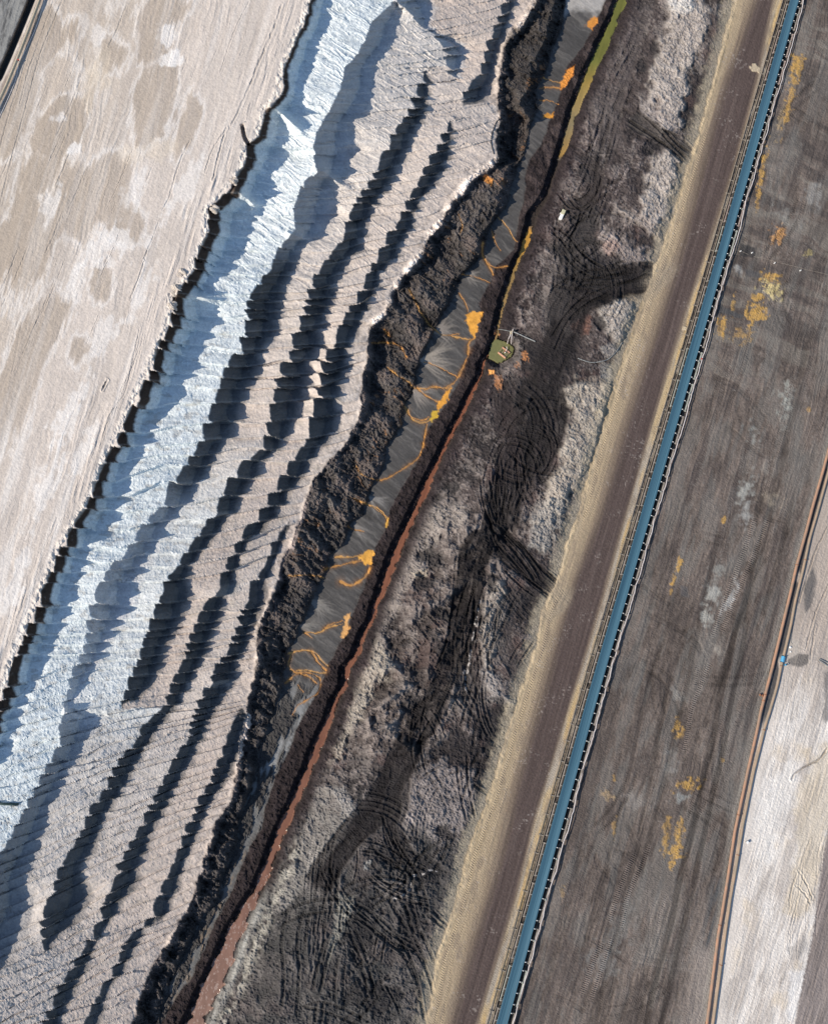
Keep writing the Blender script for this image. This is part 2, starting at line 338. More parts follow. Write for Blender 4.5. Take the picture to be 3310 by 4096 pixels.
rimX, bankX, mflX, mfrX, stX, stW = [np.broadcast_to(f(AY).astype(f32)[:, None], X.shape) for f in (rim, bank, mfl, mfr, st_c, st_w)]
rdLX, dkLX, dkRX, beltX, pAX, pBX, rdkX = [np.broadcast_to(f(AY).astype(f32)[:, None], X.shape) for f in (rdL, dkL, dkR, belt_c, pipeA, pipeB, rdark)]
m_plat = 1 - sstep(-6, 6, X + warp - rimX)
m_spoil = sstep(0, 20, X + warp - rimX) * (1 - sstep(-30, 10, X + warp - bankX))
m_coal = sstep(-10, 20, X + warp - bankX) * (1 - sstep(-14, 4, X + warp - mflX))
m_mud = sstep(-6, 6, X + warp - mflX) * (1 - sstep(-6, 4, X + warp - mfrX))
m_berm = sstep(-2, 8, X + warp - mfrX) * (1 - sstep(-6, 2, X - stX + stW))
m_right = sstep(10, 90, X - stX - stW)

def mixc(m, c):
    global RC
    m = m[..., None] if m.ndim == 2 else m
    RC += (np.asarray(c, f32) - RC) * m
def mul(m):
    global RC
    RC *= m[..., None]

# ---------------------------------------------------------------- helpers on shapes drawn on the ground
def box(x0, y0, x1, y1, pad=0):
    i0 = np.searchsorted(AX, x0 - pad); i1 = np.searchsorted(AX, x1 + pad)
    j0 = np.searchsorted(AY, y0 - pad); j1 = np.searchsorted(AY, y1 + pad)
    return slice(j0, max(j1, j0 + 1)), slice(i0, max(i1, i0 + 1))
def curve(pts, n=6):
    p = np.array(pts, float)
    if len(p) < 3: return p
    q = np.vstack([2 * p[0] - p[1], p, 2 * p[-1] - p[-2]]); out = []
    for i in range(1, len(q) - 2):
        for t in np.linspace(0, 1, n, endpoint=False):
            a, b, c, d = q[i - 1], q[i], q[i + 1], q[i + 2]
            out.append(.5 * (2 * b + (c - a) * t + (2 * a - 5 * b + 4 * c - d) * t * t + (3 * b - a - 3 * c + d) * t ** 3))
    out.append(q[-2]); return np.array(out)
def along(pts, reach, smooth=True):
    """signed distance to a polyline, way along it, on the part of the grid within reach"""
    p = curve(pts) if smooth else np.array(pts, float)
    sl = box(p[:, 0].min(), p[:, 1].min(), p[:, 0].max(), p[:, 1].max(), reach + 4)
    x = X[sl]; y = Y[sl]
    best = np.full(x.shape, 1e9, f32); sd = np.full(x.shape, 1e9, f32); ss = np.zeros(x.shape, f32); acc = 0
    for i in range(len(p) - 1):
        a, b = p[i], p[i + 1]; d = b - a; L = math.hypot(*d)
        if L < 1e-6: continue
        t = np.clip(((x - a[0]) * d[0] + (y - a[1]) * d[1]) / (L * L), 0, 1)
        ex = x - a[0] - t * d[0]; ey = y - a[1] - t * d[1]
        r = ex * ex + ey * ey; m = r < best
        best = np.where(m, r, best)
        sd = np.where(m, np.sqrt(r) * np.where(d[0] * (y - a[1]) - d[1] * (x - a[0]) >= 0, 1, -1), sd)
        ss = np.where(m, acc + t * L, ss); acc += L
    return sl, sd.astype(f32), ss.astype(f32), acc
def paint(sl, m, c, reg=None):
    RC[sl] += (np.asarray(c, f32) - RC[sl]) * m[..., None]
    if reg is not None: REG[sl] = np.where(m > .5, reg, REG[sl])
def inside(poly, x, y):
    r = np.zeros(x.shape, bool); n = len(poly)
    for i in range(n):
        x0, y0 = poly[i]; x1, y1 = poly[(i + 1) % n]
        if y0 == y1: continue
        r ^= ((y0 > y) != (y1 > y)) & (x < (x1 - x0) * (y - y0) / (y1 - y0) + x0)
    return r
def poly_mask(poly, soft=6, rough=6, seed=1, freq=18):
    p = np.array(poly, float)
    sl = box(p[:, 0].min(), p[:, 1].min(), p[:, 0].max(), p[:, 1].max(), soft * 2 + rough * 2 + 4)
    x = X[sl] + rough * fbm(X[sl] / freq, Y[sl] / freq, seed, 3); y = Y[sl] + rough * fbm(X[sl] / freq, Y[sl] / freq, seed + 40, 3)
    ins = inside(poly, x, y)
    best = np.full(x.shape, 1e9)
    for i in range(len(p)):
        a = p[i]; d = p[(i + 1) % len(p)] - a; L2 = d @ d
        if L2 < 1e-9: continue
        t = np.clip(((x - a[0]) * d[0] + (y - a[1]) * d[1]) / L2, 0, 1)
        best = np.minimum(best, (x - a[0] - t * d[0]) ** 2 + (y - a[1] - t * d[1]) ** 2)
    sd = np.sqrt(best) * np.where(ins, 1, -1)
    return sl, sstep(-soft, soft, sd).astype(f32), sd.astype(f32)
def blob(cx, cy, rx, ry, ang=0, rough=.5, seed=1, freq=None, edge=.35, smear=0):
    r = max(rx, ry) * 1.7
    sl = box(cx - r, cy - r, cx + r, cy + r)
    x = X[sl] - cx; y = Y[sl] - cy; c, s = math.cos(math.radians(ang)), math.sin(math.radians(ang))
    u = (x * c + y * s) / rx; v = (-x * s + y * c) / ry
    f = freq or max(8, min(rx, ry) * .7)
    q = 1 - np.sqrt(u * u + v * v) + rough * fbm(X[sl] / f, Y[sl] / f, seed, 4)
    if smear: q = q + smear * fbm(UA[sl] / 110, UB[sl] / 15, seed + 2, 4)
    return sl, sstep(0, edge, q).astype(f32)
def T1(p, ox, oy, k=1.4467): return [(ox + a / k, oy + b / k) for a, b in p]

# streak coordinates along the plain (direction of belt and pipes)
ca, sa = math.cos(math.atan2(4092, -1169)), math.sin(math.atan2(4092, -1169))
UA = X * ca + Y * sa; UB = -X * sa + Y * ca

# ---------------------------------------------------------------- plateau
UW = UB + 26 * fbm(UA / 260, UB / 120, 166, 3) + 8 * fbm(UA / 60, UB / 40, 167, 3)
n1 = fbm(UA / 420, UW / 60, 31, 4); n2 = fbm(UA / 120, UW / 9, 33, 4) * (.35 + .9 * sstep(-.2, .4, fbm(X / 160, Y / 200, 168, 2))); n3 = fbm(X / 120, Y / 150, 35, 4); n4 = fbm(X / 14, Y / 14, 36, 3)
lum = 1 + .11 * n1 + .05 * n2 + .08 * n3 + .05 * n4
RC = RC * (1 + (lum - 1)[..., None] * m_plat[..., None])
lefty = 1 - sstep(60, 520, X + .42 * (Y - 900) + 60 * n3)
mixc(m_plat * lefty * .6, (.43, .365, .295))
F = (-.62 + .34 * (1 - sstep(300, 700, X + .42 * (Y - 900)))).astype(f32)
for (cx, cy, rx, ry, ang, a) in [(629,408,92,135,18,.75),(408,771,88,155,8,.8),(518,900,48,70,10,.5),(615,90,70,130,12,.5),(200,150,115,80,-25,.6),(221,518,75,110,25,.55),(60,420,60,170,20,.5),
        (408,1138,42,78,15,.65),(311,1400,55,80,20,.4),(120,960,110,260,20,.5),(90,1500,70,330,22,.45),(740,520,30,110,20,.35),(330,900,60,60,0,.3),(170,720,70,100,10,.4),(480,220,50,60,0,.3),(250,1250,50,120,20,.35)]:
    c_, s_n = math.cos(math.radians(ang)), math.sin(math.radians(ang)); sl = box(cx - 2 * max(rx, ry), cy - 2 * max(rx, ry), cx + 2 * max(rx, ry), cy + 2 * max(rx, ry))
    xx = X[sl] - cx; yy = Y[sl] - cy
    F[sl] = np.maximum(F[sl], (.25 + .75 * a) * (1 - np.sqrt(((xx * c_ + yy * s_n) / rx / 1.15) ** 2 + ((-xx * s_n + yy * c_) / ry / 1.15) ** 2)))
wa = 26 * fbm(X / 90, Y / 90, 45, 3); wb = 60 * fbm(UB / 14, UA / 200, 46, 3)
q_ = fbm((UA + wb) / 230, (UB + wa) / 85, 47, 5)
F = F + .62 * q_ + .16 * fbm((UA + wb) / 60, UB / 10, 48, 3)
stain = sstep(-.04, .14, F) * m_plat * (1 - sstep(1500, 2000, Y)) * sstep(20, 90, rimX - X)
halo = np.exp(-((F + .10) / .085) ** 2) * m_plat * (1 - sstep(1700, 2300, Y)) * sstep(10, 60, rimX - X)
mixc(halo * .55, (.72, .685, .65))
mixc(stain * .72 * (.85 + .25 * n2), (.35, .292, .236))
mixc(m_plat * .5 * sstep(.1, .5, fbm((UA + wb) / 500, UB / 30, 49, 4)) * (.4 + .6 * sstep(1200, 2000, Y)), (.70, .675, .65))
mixc(m_plat * .35 * sstep(.15, .5, fbm((UA + wb) / 600, UB / 24, 50, 4)), (.40, .35, .31))
for (cx, cy, rx, ry, ang, a) in [(690,235,60,35,-10,.8),(670,130,40,60,20,.7),(285,600,50,35,-15,.8),(245,470,45,30,10,.6),(200,830,40,90,20,.6),(480,960,80,60,30,.6),(530,760,45,120,15,.5),
        (395,140,45,40,0,.5),(380,1010,60,80,20,.55),(300,1120,50,90,15,.5),(420,1330,50,110,20,.5),(280,1650,50,230,24,.6),(180,1950,50,200,24,.6),(330,1820,30,150,24,.5),(60,2350,40,220,24,.6),(740,750,40,130,20,.5),(620,940,30,130,22,.6),(560,1180,35,140,25,.5)]:
    sl, m = blob(cx, cy, rx, ry, ang, .8, int(cx) + 7, 40, .6, .7)
    paint(sl, np.clip(m * a * m_plat[sl] * (1 + .3 * n2[sl]), 0, 1), (.74, .715, .69))
# warm yellow tinge
for (cx, cy, rx, ry) in [(640,600,90,60),(400,280,60,110),(360,360,30,120),(520,620,80,60)]:
    sl, m = blob(cx, cy, rx, ry, 10, .6, int(cx) + 3, 50, .6); paint(sl, m * .45 * m_plat[sl], (.60, .52, .42))
# a dark old strip in the far corner
corner = 1 - sstep(-14, 6, X + .42 * Y - 118 + 6 * n4)
mixc(corner * m_plat, (.25, .25, .24))
mixc(corner * m_plat * sstep(.0, .5, fbm(UA / 60, UB / 12, 38, 4)), (.11, .11, .11))
# ruts and cracks on the plateau
def rut(pts, w, depth, dark, lump=.6, seed=1, smooth=True):
    sl, d, s, L = along(pts, w * 4, smooth)
    d = d + w * 1.2 * fbm(X[sl] / (w * 4), Y[sl] / (w * 4), seed, 3)
    g = np.exp(-(d / w) ** 2) * sstep(0, 12, s) * (1 - sstep(L - 12, L, s))
    g = g * (1 - lump * sstep(-.2, .5, vnoise(s / 22, 0 * s, seed + 9)))
    Z[sl] -= depth * g - depth * .5 * np.exp(-((np.abs(d) - w * 2) / w) ** 2)
    RC[sl] *= (1 - dark * g)[..., None]
rut([(1127,20),(1085,140),(1035,250),(1010,320),(960,430),(926,500)], 3.5, .12, .30, .7, 3)
rut([(905,512),(880,600),(852,720)], 3, .14, .30, .5, 4)
rut([(900,520),(850,600),(820,690)], 2.5, .1, .2, .5, 5)
rut([(760,560),(715,660),(680,780),(650,840)], 2.5, .08, .2, .6, 6)
rut([(1000,0),(940,120),(880,290)], 2.2, .06, .15, .7, 7)
rut([(590,1000),(560,1100),(520,1200)], 2.5, .1, .15, .4, 8)
rut([(560,1310),(530,1450),(500,1570),(440,1660),(400,1790)], 2.2, .08, .18, .8, 9)
rut([(430,1520),(410,1560)], 3, .3, .3, .1, 10)
rut([(150,60),(90,290),(30,480),(-10,640)], 2.2, .06, .16, .2, 12)
rut([(250,0),(205,110),(170,190),(130,330),(90,480),(40,660),(0,820)], 2.4, .06, .16, .35, 13)
rut([(216,0),(150,180),(110,300),(80,420)], 2.2, .06, .16, .4, 14)
for i in range(46):
    x0 = random.uniform(40, 900); y0 = random.uniform(-20, 1500)
    if x0 > rim(y0) - 60: continue
    L = random.uniform(60, 260)
    rut([(x0, y0), (x0 - .2 * L, y0 + .5 * L), (x0 - .43 * L, y0 + L)], random.uniform(1.5, 2.6), random.uniform(.02, .07), random.uniform(.03, .12), .7, i + 20)
Z += m_plat * (.05 * n2 + .10 * n1 + .03 * n4)
rp = np.exp(-((X - rimX + 70 + 22 * n3) / 26) ** 2) * m_plat
Z += rp * .22 * (fbm(UA / 120, UB / 12, 41, 4) + .1)
# slumped lip just behind the edge
lip = m_plat * sstep(-40, -4, X + warp - rimX)
Z += lip * .5 * fbm(X / 16, Y / 16, 43, 3)
mixc(lip * .5, (.66, .62, .57))

# ---------------------------------------------------------------- terraces: ribs, roughness
rough1 = fbm(X / 22, Y / 22, 51, 4); rough2 = fbm(X / 7, Y / 7, 52, 2); slop = fbm(yeff / 9, d_rim / 60, 53, 4)
amp = np.interp(Y[:, 0], [0, 700, 1200, 2800, 3300, 4100], [.12, .28, .60, .60, .40, .34]).astype(f32)[:, None]
dg = ridged((X * .86 + Y * .5 + 20 * fbm(X / 60, Y / 60, 59, 3)) / 150, (-X * .5 + Y * .86 + 16 * fbm(X / 50, Y / 50, 60, 3)) / 17, 54, 3) * (1 - sstep(900, 1500, Y))
saw = saw * (1 - 2 * sstep(.25, .6, _s))
Z += m_spoil * (amp * saw + .10 * slop + .08 * rough1 + .05 * rough2 + .24 * dg * (.35 + .65 * sstep(.42, .6, RC[..., 0])))
def spur(pts, w, h):
    sl, d, s_, L = along(pts, w * 3)
    g = np.exp(-np.abs(d / w) ** 1.4) * sstep(0, 10, s_) * (1 - sstep(.55 * L, L, s_))
    Z[sl] += h * g
    return sl, g
for pts, w, h in [([(1068,425),(1110,440),(1165,490),(1235,545)], 17, 2.4), ([(930,755),(965,775),(1010,815),(1030,850)], 15, 2.2), ([(700,1175),(760,1185),(840,1200),(910,1215)], 16, 2.2), ([(1250,665),(1300,690),(1360,735),(1420,750)], 12, 1.6), ([(1140,925),(1190,945),(1250,962)], 10, 1.2), ([(250,2838),(310,2862),(380,2858)], 12, 1.0)]: spur(pts, w, h)

mixc(m_spoil * .15 * sstep(.86, 1.0, frac), (.66, .66, .65))  # rib crests lightened, their sunlit line painted into the colour
RC *= 1 + m_spoil[..., None] * (.10 * rough1 + .08 * slop + .06 * rough2)[..., None]
# dirty patches on the white slope
dirt = m_spoil * sstep(.18, .5, fbm(X / 38, Y / 18, 55, 4)) * sstep(900, 1500, Y) * sstep(.03, .12, RC[..., 0] - .4) * .45
mixc(dirt, (.36, .33, .29))
spk = m_spoil * sstep(.45, .75, vnoise(X / 6, Y / 6, 57)) * sstep(.1, .4, fbm(X / 90, Y / 90, 58, 3)) * sstep(1400, 2600, Y) * .5
mixc(spk, (.16, .14, .13))
cs = np.exp(-np.maximum(bankX - X - warp - wcoal, 0) / 26) * m_spoil * sstep(-.05, .35, fbm(X / 13, Y / 11, 165, 4))
mixc(cs * .8, (.055, .048, .046))
Z -= spk * .1

# ---------------------------------------------------------------- coal bank
ga = X * .80 + Y * .6; gb = -X * .6 + Y * .80
wx = 34 * fbm(X / 70, Y / 70, 61, 4)
gro = ridged((ga + wx) / 110, (gb + wx) / 27, 62, 4); lum_ = ridged(X / 40, Y / 34, 63, 4)
clod = ridged(X / 17, Y / 15, 69, 3); lobe = ridged((ga + wx) / 190, (gb + wx) / 70, 70, 2)
RC *= 1 + m_coal[..., None] * (.5 * lobe + .35 * clod)[..., None]
mixc(m_coal * .5 * sstep(.2, .6, fbm(X / 28, Y / 24, 196, 4)), (.085, .078, .074))
mixc(m_coal * .6 * sstep(.1, .45, -fbm(X / 90, Y / 70, 197, 3)), (.018, .017, .018))
Z += m_coal * (.55 * gro + .45 * lum_ + .9 * lobe + .5 * fbm(X / 75, Y / 75, 65, 3) + .22 * clod + .16 * fbm(X / 7, Y / 7, 64, 2))
RC *= 1 + m_coal[..., None] * (.45 * lum_ + .35 * gro)[..., None]
mixc(m_coal * .6 * sstep(.05, .5, fbm(X / 70, Y / 90, 66, 3) + .3 * lobe - .15) * sstep(300, 700, Y) * (1 - sstep(2500, 2800, Y)), (.135, .108, .098))
RC *= (1 - .35 * m_coal * (1 - sstep(560, 720, Y)))[..., None]
rust = m_coal * sstep(.33, .6, fbm((ga + wx) / 40, (gb + wx) / 9, 67, 4)) * sstep(.1, .35, fbm(X / 130, Y / 130, 68, 2)) * (1 - sstep(2900, 3100, Y))
mixc(rust * .6, (.26, .13, .055))

# ---------------------------------------------------------------- mud flat
mf = fbm(ga / 90, gb / 14, 71, 4)
mf2 = fbm((ga + 30 * fbm(X / 80, Y / 80, 76, 2)) / 150, (gb + 12 * fbm(X / 40, Y / 40, 77, 2)) / 9, 78, 4)
RC *= 1 + m_mud[..., None] * (.22 * mf + .26 * mf2 + .22 * fbm(X / 70, Y / 70, 72, 4))[..., None]
mixc(m_mud * .35 * sstep(.1, .5, mf2 + .5 * mf), (.16, .15, .138))
Z += m_mud * (.05 * mf)
for (cx, cy, n, R, a0, a1, c) in [(1680,1440,20,170,-35,55,(.28,.25,.215)),(1650,1560,18,110,-10,75,(.24,.215,.19)),(1740,1330,14,110,-60,40,(.24,.215,.19)),(1860,1100,10,80,-30,60,(.22,.2,.18)),
        (1480,1990,10,110,0,80,(.2,.19,.18)),(1240,2400,14,130,0,60,(.2,.19,.175)),(1420,2100,10,90,20,80,(.19,.18,.17)),(1200,2500,10,110,-10,60,(.19,.18,.165))]:
    for i in range(n * 2):
        a = math.radians(random.uniform(a0, a1)); r = R * random.uniform(.5, 1.1)
        b = a + random.uniform(-.25, .25)
        sl, d, s, L = along([(cx, cy), (cx + .5 * r * math.cos(a), cy + .5 * r * math.sin(a)), (cx + r * math.cos(b), cy + r * math.sin(b))], 10)
        m = np.exp(-(d / random.uniform(1.8, 4)) ** 2) * (1 - sstep(.4 * L, L, s)) * m_mud[sl] * .55
        paint(sl, m, c)
lowmud = m_mud * sstep(2620, 2900, Y)
mixc(lowmud * .9, (.034, .032, .032))
lp = fbm((UA + wb) / 70, UB / 22, 74, 4); rightish = sstep(.25, .8, (X - mflX) / np.maximum(mfrX - mflX, 8))
mixc(lowmud * .9 * sstep(-.05, .2, lp + .5 * rightish - .25), (.135, .136, .134))
mixc(lowmud * .8 * sstep(.25, .5, lp + .3 * rightish - .1) * (1 - sstep(3050, 3300, Y)), (.25, .255, .255))
mixc(lowmud * .7 * sstep(.2, .45, fbm(UA / 40, UB / 12, 172, 3)) * rightish * sstep(3300, 3450, Y), (.20, .15, .105))
Z += lowmud * (1 - sstep(-.05, .2, lp + .5 * rightish - .25)) * (.35 * fbm(X / 12, Y / 12, 173, 3) + .25)
edge_ = m_mud * np.exp(-((mfrX - X) / 14) ** 2) * sstep(900, 1100, Y)
mixc(edge_ * .6 * sstep(-.1, .3, fbm(X / 10, Y / 10, 174, 3)), (.04, .034, .034))
mixc(m_mud * .8 * (1 - sstep(30, 75, Y + 40 * fbm(X / 40, Y / 40, 186, 3))), (.40, .385, .365))

# ---------------------------------------------------------------- berm
bn = fbm(X / 18, Y / 18, 81, 4)
Z += m_berm * (.35 * bn + .14 * fbm(X / 7, Y / 7, 82, 2))
RC *= 1 + m_berm[..., None] * (.55 * bn + .3 * fbm(X / 6, Y / 6, 183, 2))[..., None]
mixc(m_berm * .5 * sstep(.1, .4, fbm(X / 40, Y / 60, 184, 3)) * (1 - sstep(1300, 1700, Y)), (.085, .066, .064))

# ---------------------------------------------------------------- ground between channel and road
m_road = sstep(-5, 5, X - rdLX + 12 * fbm(X / 40, Y / 40, 91, 4))
m_grd = m_right * (1 - m_road)
fg0 = vnoise(X / 5, Y / 5, 199); g1 = fbm(X / 130, Y / 130, 92, 4); g2 = ridged(X / 60, Y / 60, 93, 4); g3 = fbm(X / 20, Y / 20, 94, 4); g4 = fbm(X / 7, Y / 7, 95, 2)
Z += m_grd * (.8 * g1 + .30 * g2 + .26 * g3 + .12 * g4) * sstep(0, 60, rdLX - X)
RC *= 1 + m_grd[..., None] * (.42 * g1 + .22 * g2 + .36 * g3 + .16 * g4)[..., None]
dust = m_grd * sstep(.0, .45, fbm(X / 85, Y / 110, 96, 4)) * sstep(-.35, .35, g3 + .5 * g4)
mixc(m_grd * .85 * sstep(.0, .25, fbm(X / 150, Y / 190, 195, 4) + .25 * g3) * sstep(500, 800, Y), (.026, .023, .024))
mixc(np.clip(dust * (.30 + .5 * g4 + .5 * g2), 0, .8), (.24, .205, .19))
mixc(m_grd * .5 * sstep(.25, .6, g4 + .8 * g3) * sstep(-.1, .4, g1), (.18, .155, .147))
mixc(m_grd * .75 * sstep(.05, .35, -g1 - .3 * g3), (.030, .027, .028))
hz = m_grd * sstep(1950, 2150, Y) * (1 - sstep(2950, 3100, Y)) * sstep(60, 150, X - stX) * (1 - sstep(380, 560, X - stX))
hm = ridged((X * .8 - Y * .6) / 150, (X * .6 + Y * .8) / 90, 169, 3)
Z += hz * (2.0 * hm + .4 * ridged(X / 34, Y / 30, 170, 3))
mixc(hz * .75, (.088, .074, .069)); RC *= 1 + hz[..., None] * (.6 * hm + .25 * g3)[..., None]
mixc(hz * .6 * sstep(.15, .5, g3 + .4 * hm), (.26, .225, .205))
mixc(m_grd * .5 * sstep(.15, .5, fbm(X / 100, Y / 100, 97, 3)), (.085, .058, .054))
pat = fbm((X + 30 * g1) / 60, (Y + 30 * g3) / 80, 198, 5); mixc(m_grd * .42 * sstep(.18, .34, pat + .25 * fg0), (.22, .195, .182))
grey = m_grd * sstep(3000, 3400, Y) * .5
mixc(grey, (.070, .071, .070))
m_bk = sstep(2, 10, X - stX - stW) * (1 - sstep(80, 150, X - stX - stW))
b1 = fbm(X / 26, Y / 26, 161, 4); b2 = fbm(X / 8, Y / 8, 162, 2)
Z += m_bk * (.34 * b1 + .14 * b2 + .25 * g2)
RC *= 1 + m_bk[..., None] * (.5 * b1 + .3 * b2)[..., None]
mixc(m_bk * .6 * sstep(.05, .45, b2 + .5 * b1) * sstep(30, 90, X - stX - stW), (.17, .15, .142))
# pale heaps
def heap(poly, c, h=1.3, a=.85, seed=1, soft=18, rough=26):
    sl, m, sd = poly_mask(poly, soft, rough, seed, 30)
    m = m * m_grd[sl]
    tex = .5 + .5 * ridged((X[sl] * .7 + Y[sl] * .7) / 120, (Y[sl] * .7 - X[sl] * .7) / 55 + .6 * fbm(X[sl] / 40, Y[sl] / 40, seed + 9, 2), seed + 2, 4)
    gr_ = .6 * fbm(X[sl] / 7, Y[sl] / 6.5, seed + 5, 2) + .5 * fbm(X[sl] / 24, Y[sl] / 20, seed + 7, 3)
    Z[sl] += m * h * (.30 + .55 * tex) + m * .22 * gr_
    paint(sl, np.clip(m * a * (.60 + .30 * tex + .55 * gr_), 0, 1), np.array(c) * .84)
def Z3(p): return T1(p, 2200, 0, 1.564)
def Z6(p): return T1(p, 2200, 1000, 1.564)
def Z8(p): return T1(p, 1100, 2000)
def Z11(p): return T1(p, 1100, 3000)
PALE = (.50, .45, .41)
heap(Z3([(640,370),(690,250),(730,120),(740,-40),(960,-40),(980,170),(930,300),(880,440),(830,680),(800,780),(700,730),(640,620),(620,480)]), PALE, 1.2, .85, 1)
heap(Z3([(740,-40),(920,-40),(900,60),(800,90),(740,60)]), (.66, .65, .63), .6, .7, 19)
heap(Z3([(650,960),(780,930),(790,1080),(750,1340),(640,1420),(560,1300),(600,1130)]), PALE, 1.3, .85, 2)
heap(Z3([(430,1290),(560,1330),(700,1400),(690,1500),(560,1420),(440,1340)]), (.46, .40, .36), .8, .7, 3)
heap(Z3([(280,1460),(400,1440),(470,1500),(640,1590),(560,1680),(420,1620),(330,1540)]), (.36, .31, .29), 1.0, .75, 4)
heap(Z3([(220,20),(380,0),(360,50),(260,100),(200,110)]), (.6, .58, .56), .3, .8, 5, 8, 8)
heap(Z3([(180,600),(330,590),(420,760),(330,800),(220,700)]), (.25, .22, .21), .6, .6, 6)
heap(Z3([(560,600),(640,640),(790,800),(700,830),(600,730)]), (.42, .38, .36), .6, .7, 61)
heap(Z6([(300,330),(450,280),(535,390),(500,480),(440,560),(380,540),(300,440)]), (.46, .42, .38), 1.3, .85, 7)
heap(Z6([(80,870),(250,790),(390,830),(350,1010),(300,1180),(250,1340),(160,1480),(60,1560),(-30,1620),(-40,1500),(60,1330),(80,1180),(160,1000),(60,960)]), (.47, .42, .36), 1.3, .85, 8)
heap(Z6([(-40,1560),(40,1400),(130,1420),(60,1640),(0,1710),(-80,1710)]), (.43, .38, .33), 1.0, .8, 9)
heap(Z6([(330,1010),(100,1050),(300,860)]), (.40, .36, .32), .5, .5, 10)
heap(Z6([(300,600),(440,560),(420,640),(350,680)]), (.33, .31, .29), .2, .7, 11, 8, 6)
heap(Z6([(320,690),(390,720),(380,830),(310,800)]), (.34, .33, .31), .2, .7, 12, 8, 6)
heap(Z8([(830,60),(960,20),(1110,60),(1100,130),(980,200),(900,330),(830,440),(740,560),(720,640),(640,760),(640,860),(560,900),(600,640),(700,450),(740,260)]), (.36, .32, .29), .7, .75, 13)
heap(Z8([(590,800),(690,940),(640,1060),(560,1060),(540,1180),(430,1330),(340,1520),(320,1500),(430,1240),(480,1050),(540,930)]), (.50, .45, .38), .6, .8, 14)
heap(Z8([(790,420),(870,400),(880,440),(820,460)]), (.55, .48, .38), .5, .9, 15, 6, 5)
heap(Z8([(1230,440),(1330,470),(1340,560),(1310,760),(1280,900),(1240,1000),(1180,930),(1190,700),(1210,560)]), (.38, .34, .30), .8, .8, 16)
heap(Z8([(1200,960),(1290,1010),(1300,1120),(1400,1150),(1390,1200),(1230,1150)]), (.40, .37, .35), .7, .7, 17)
heap(Z8([(1490,0),(1700,0),(1650,180),(1560,300),(1480,280),(1500,130)]), (.42, .40, .37), .7, .6, 18)
heap(Z11([(780,260),(880,80),(1000,90),(1160,120),(1150,330),(1080,470),(940,560),(840,440),(740,460)]), (.31, .275, .265), .5, .75, 20)
heap(Z11([(240,220),(350,200),(440,400),(360,560),(200,760),(60,920),(-30,960),(60,760),(150,500)]), (.25, .235, .22), .15, .85, 21, 12, 10)
heap(Z11([(330,240),(400,200),(480,370),(430,400)]), (.40, .38, .36), .4, .6, 22, 8, 6)
heap(Z11([(360,830),(460,850),(440,960),(360,1130),(300,1240),(340,1020)]), (.34, .33, .29), .1, .6, 23, 12, 12)
heap(Z11([(510,650),(560,640),(550,690),(515,690)]), (.42, .42, .40), .1, .8, 24, 6, 8)
# dark hollows
for (cx, cy, rx, ry, ang) in [(2330,900,70,110,30),(2420,1060,110,60,20),(2300,1100,60,120,10),(2080,1560,60,90,0),(1780,2600,60,80,0),(1980,2900,80,120,10),(1560,3420,120,70,-20),(1700,3480,80,90,0),(1450,3700,90,160,10),(1650,3700,80,120,0),(1500,3980,160,90,0),(1650,2800,50,60,0),(1720,2220,50,60,0),(1960,2330,40,50,0),(2350,700,60,60,0),(2600,590,55,35,-20),(2570,260,25,40,0),(2400,1290,40,35,30),(1920,1270,0.1,.1,0),(1700,2330,60,40,0),(1810,1960,35,40,0),(1760,2450,60,30,30),(2215,3010,30,30,0),(1780,3330,50,35,20)]:
    sl, m = blob(cx, cy, rx, ry, ang, .7, int(cx) + 1, 25, .5)
    paint(sl, m * .8 * m_grd[sl], (.027, .0255, .027)); Z[sl] -= m * .35 * m_grd[sl]
sl, m = blob(2330, 1300, 45, 55, 20, .6, 5, 30, .6); paint(sl, m * .7, (.16, .085, .065))
sl, m = blob(2440, 990, 45, 40, 20, .6, 6, 30, .6); paint(sl, m * .5, (.25, .17, .145))
# strip of trodden clay beside the haul road
cl = m_grd * (1 - sstep(15, 60, rdLX - X + 22 * g3))
mixc(cl * .7, (.30, .265, .205))
# smooth black vehicle tracks
def swath(pts, w, c=(.034, .030, .031), depth=.45, a=.9, seed=1, ruts=7, flat=.6):
    c = tuple(q * .55 for q in c); ruts = ruts * .62
    sl, d, s, L = along(pts, w * 1.6)
    ww = w * (1 + .16 * vnoise(s / 90, 0 * s, seed))
    u = d / ww + .12 * vnoise(s / 160, d / 40, seed + 3)
    m = (1 - sstep(.8, 1.08, np.abs(u) + .12 * fbm(X[sl] / 16, Y[sl] / 16, seed + 2, 3))) * sstep(0, 50, s) * (1 - sstep(L - 50, L, s))
    m = m * m_grd[sl]
    st = vnoise(s / 260, u * ruts + .8 * vnoise(s / 70, u * 2, seed + 6), seed + 4) * .55 + vnoise(s / 90, u * ruts * 2.6, seed + 5) * .4 + .45 * g3[sl]
    cleat = np.sin(s * 2 * math.pi / 8.5) * (vnoise(s / 50, u * ruts, seed + 8) > .1)
    loc = sl
    Z[loc] = Z[loc] - m * flat * (.8 * g1 + .30 * g2 + .26 * g3 + .12 * g4)[loc] * .8 - m * depth * (.36 - .24 * st) + m * .02 * cleat
    edge = np.exp(-((np.abs(u) - 1.05) / .10) ** 2) * m_grd[sl] * sstep(0, 50, s) * (1 - sstep(L - 50, L, s))
    Z[loc] += edge * .14 * (.5 + vnoise(s / 40, 0 * s, seed + 11))
    paint(sl, np.clip(m * a * (1 - .22 * st), 0, 1), c)
    RC[sl] *= (1 + m * (.30 * st + .08 * cleat))[..., None]
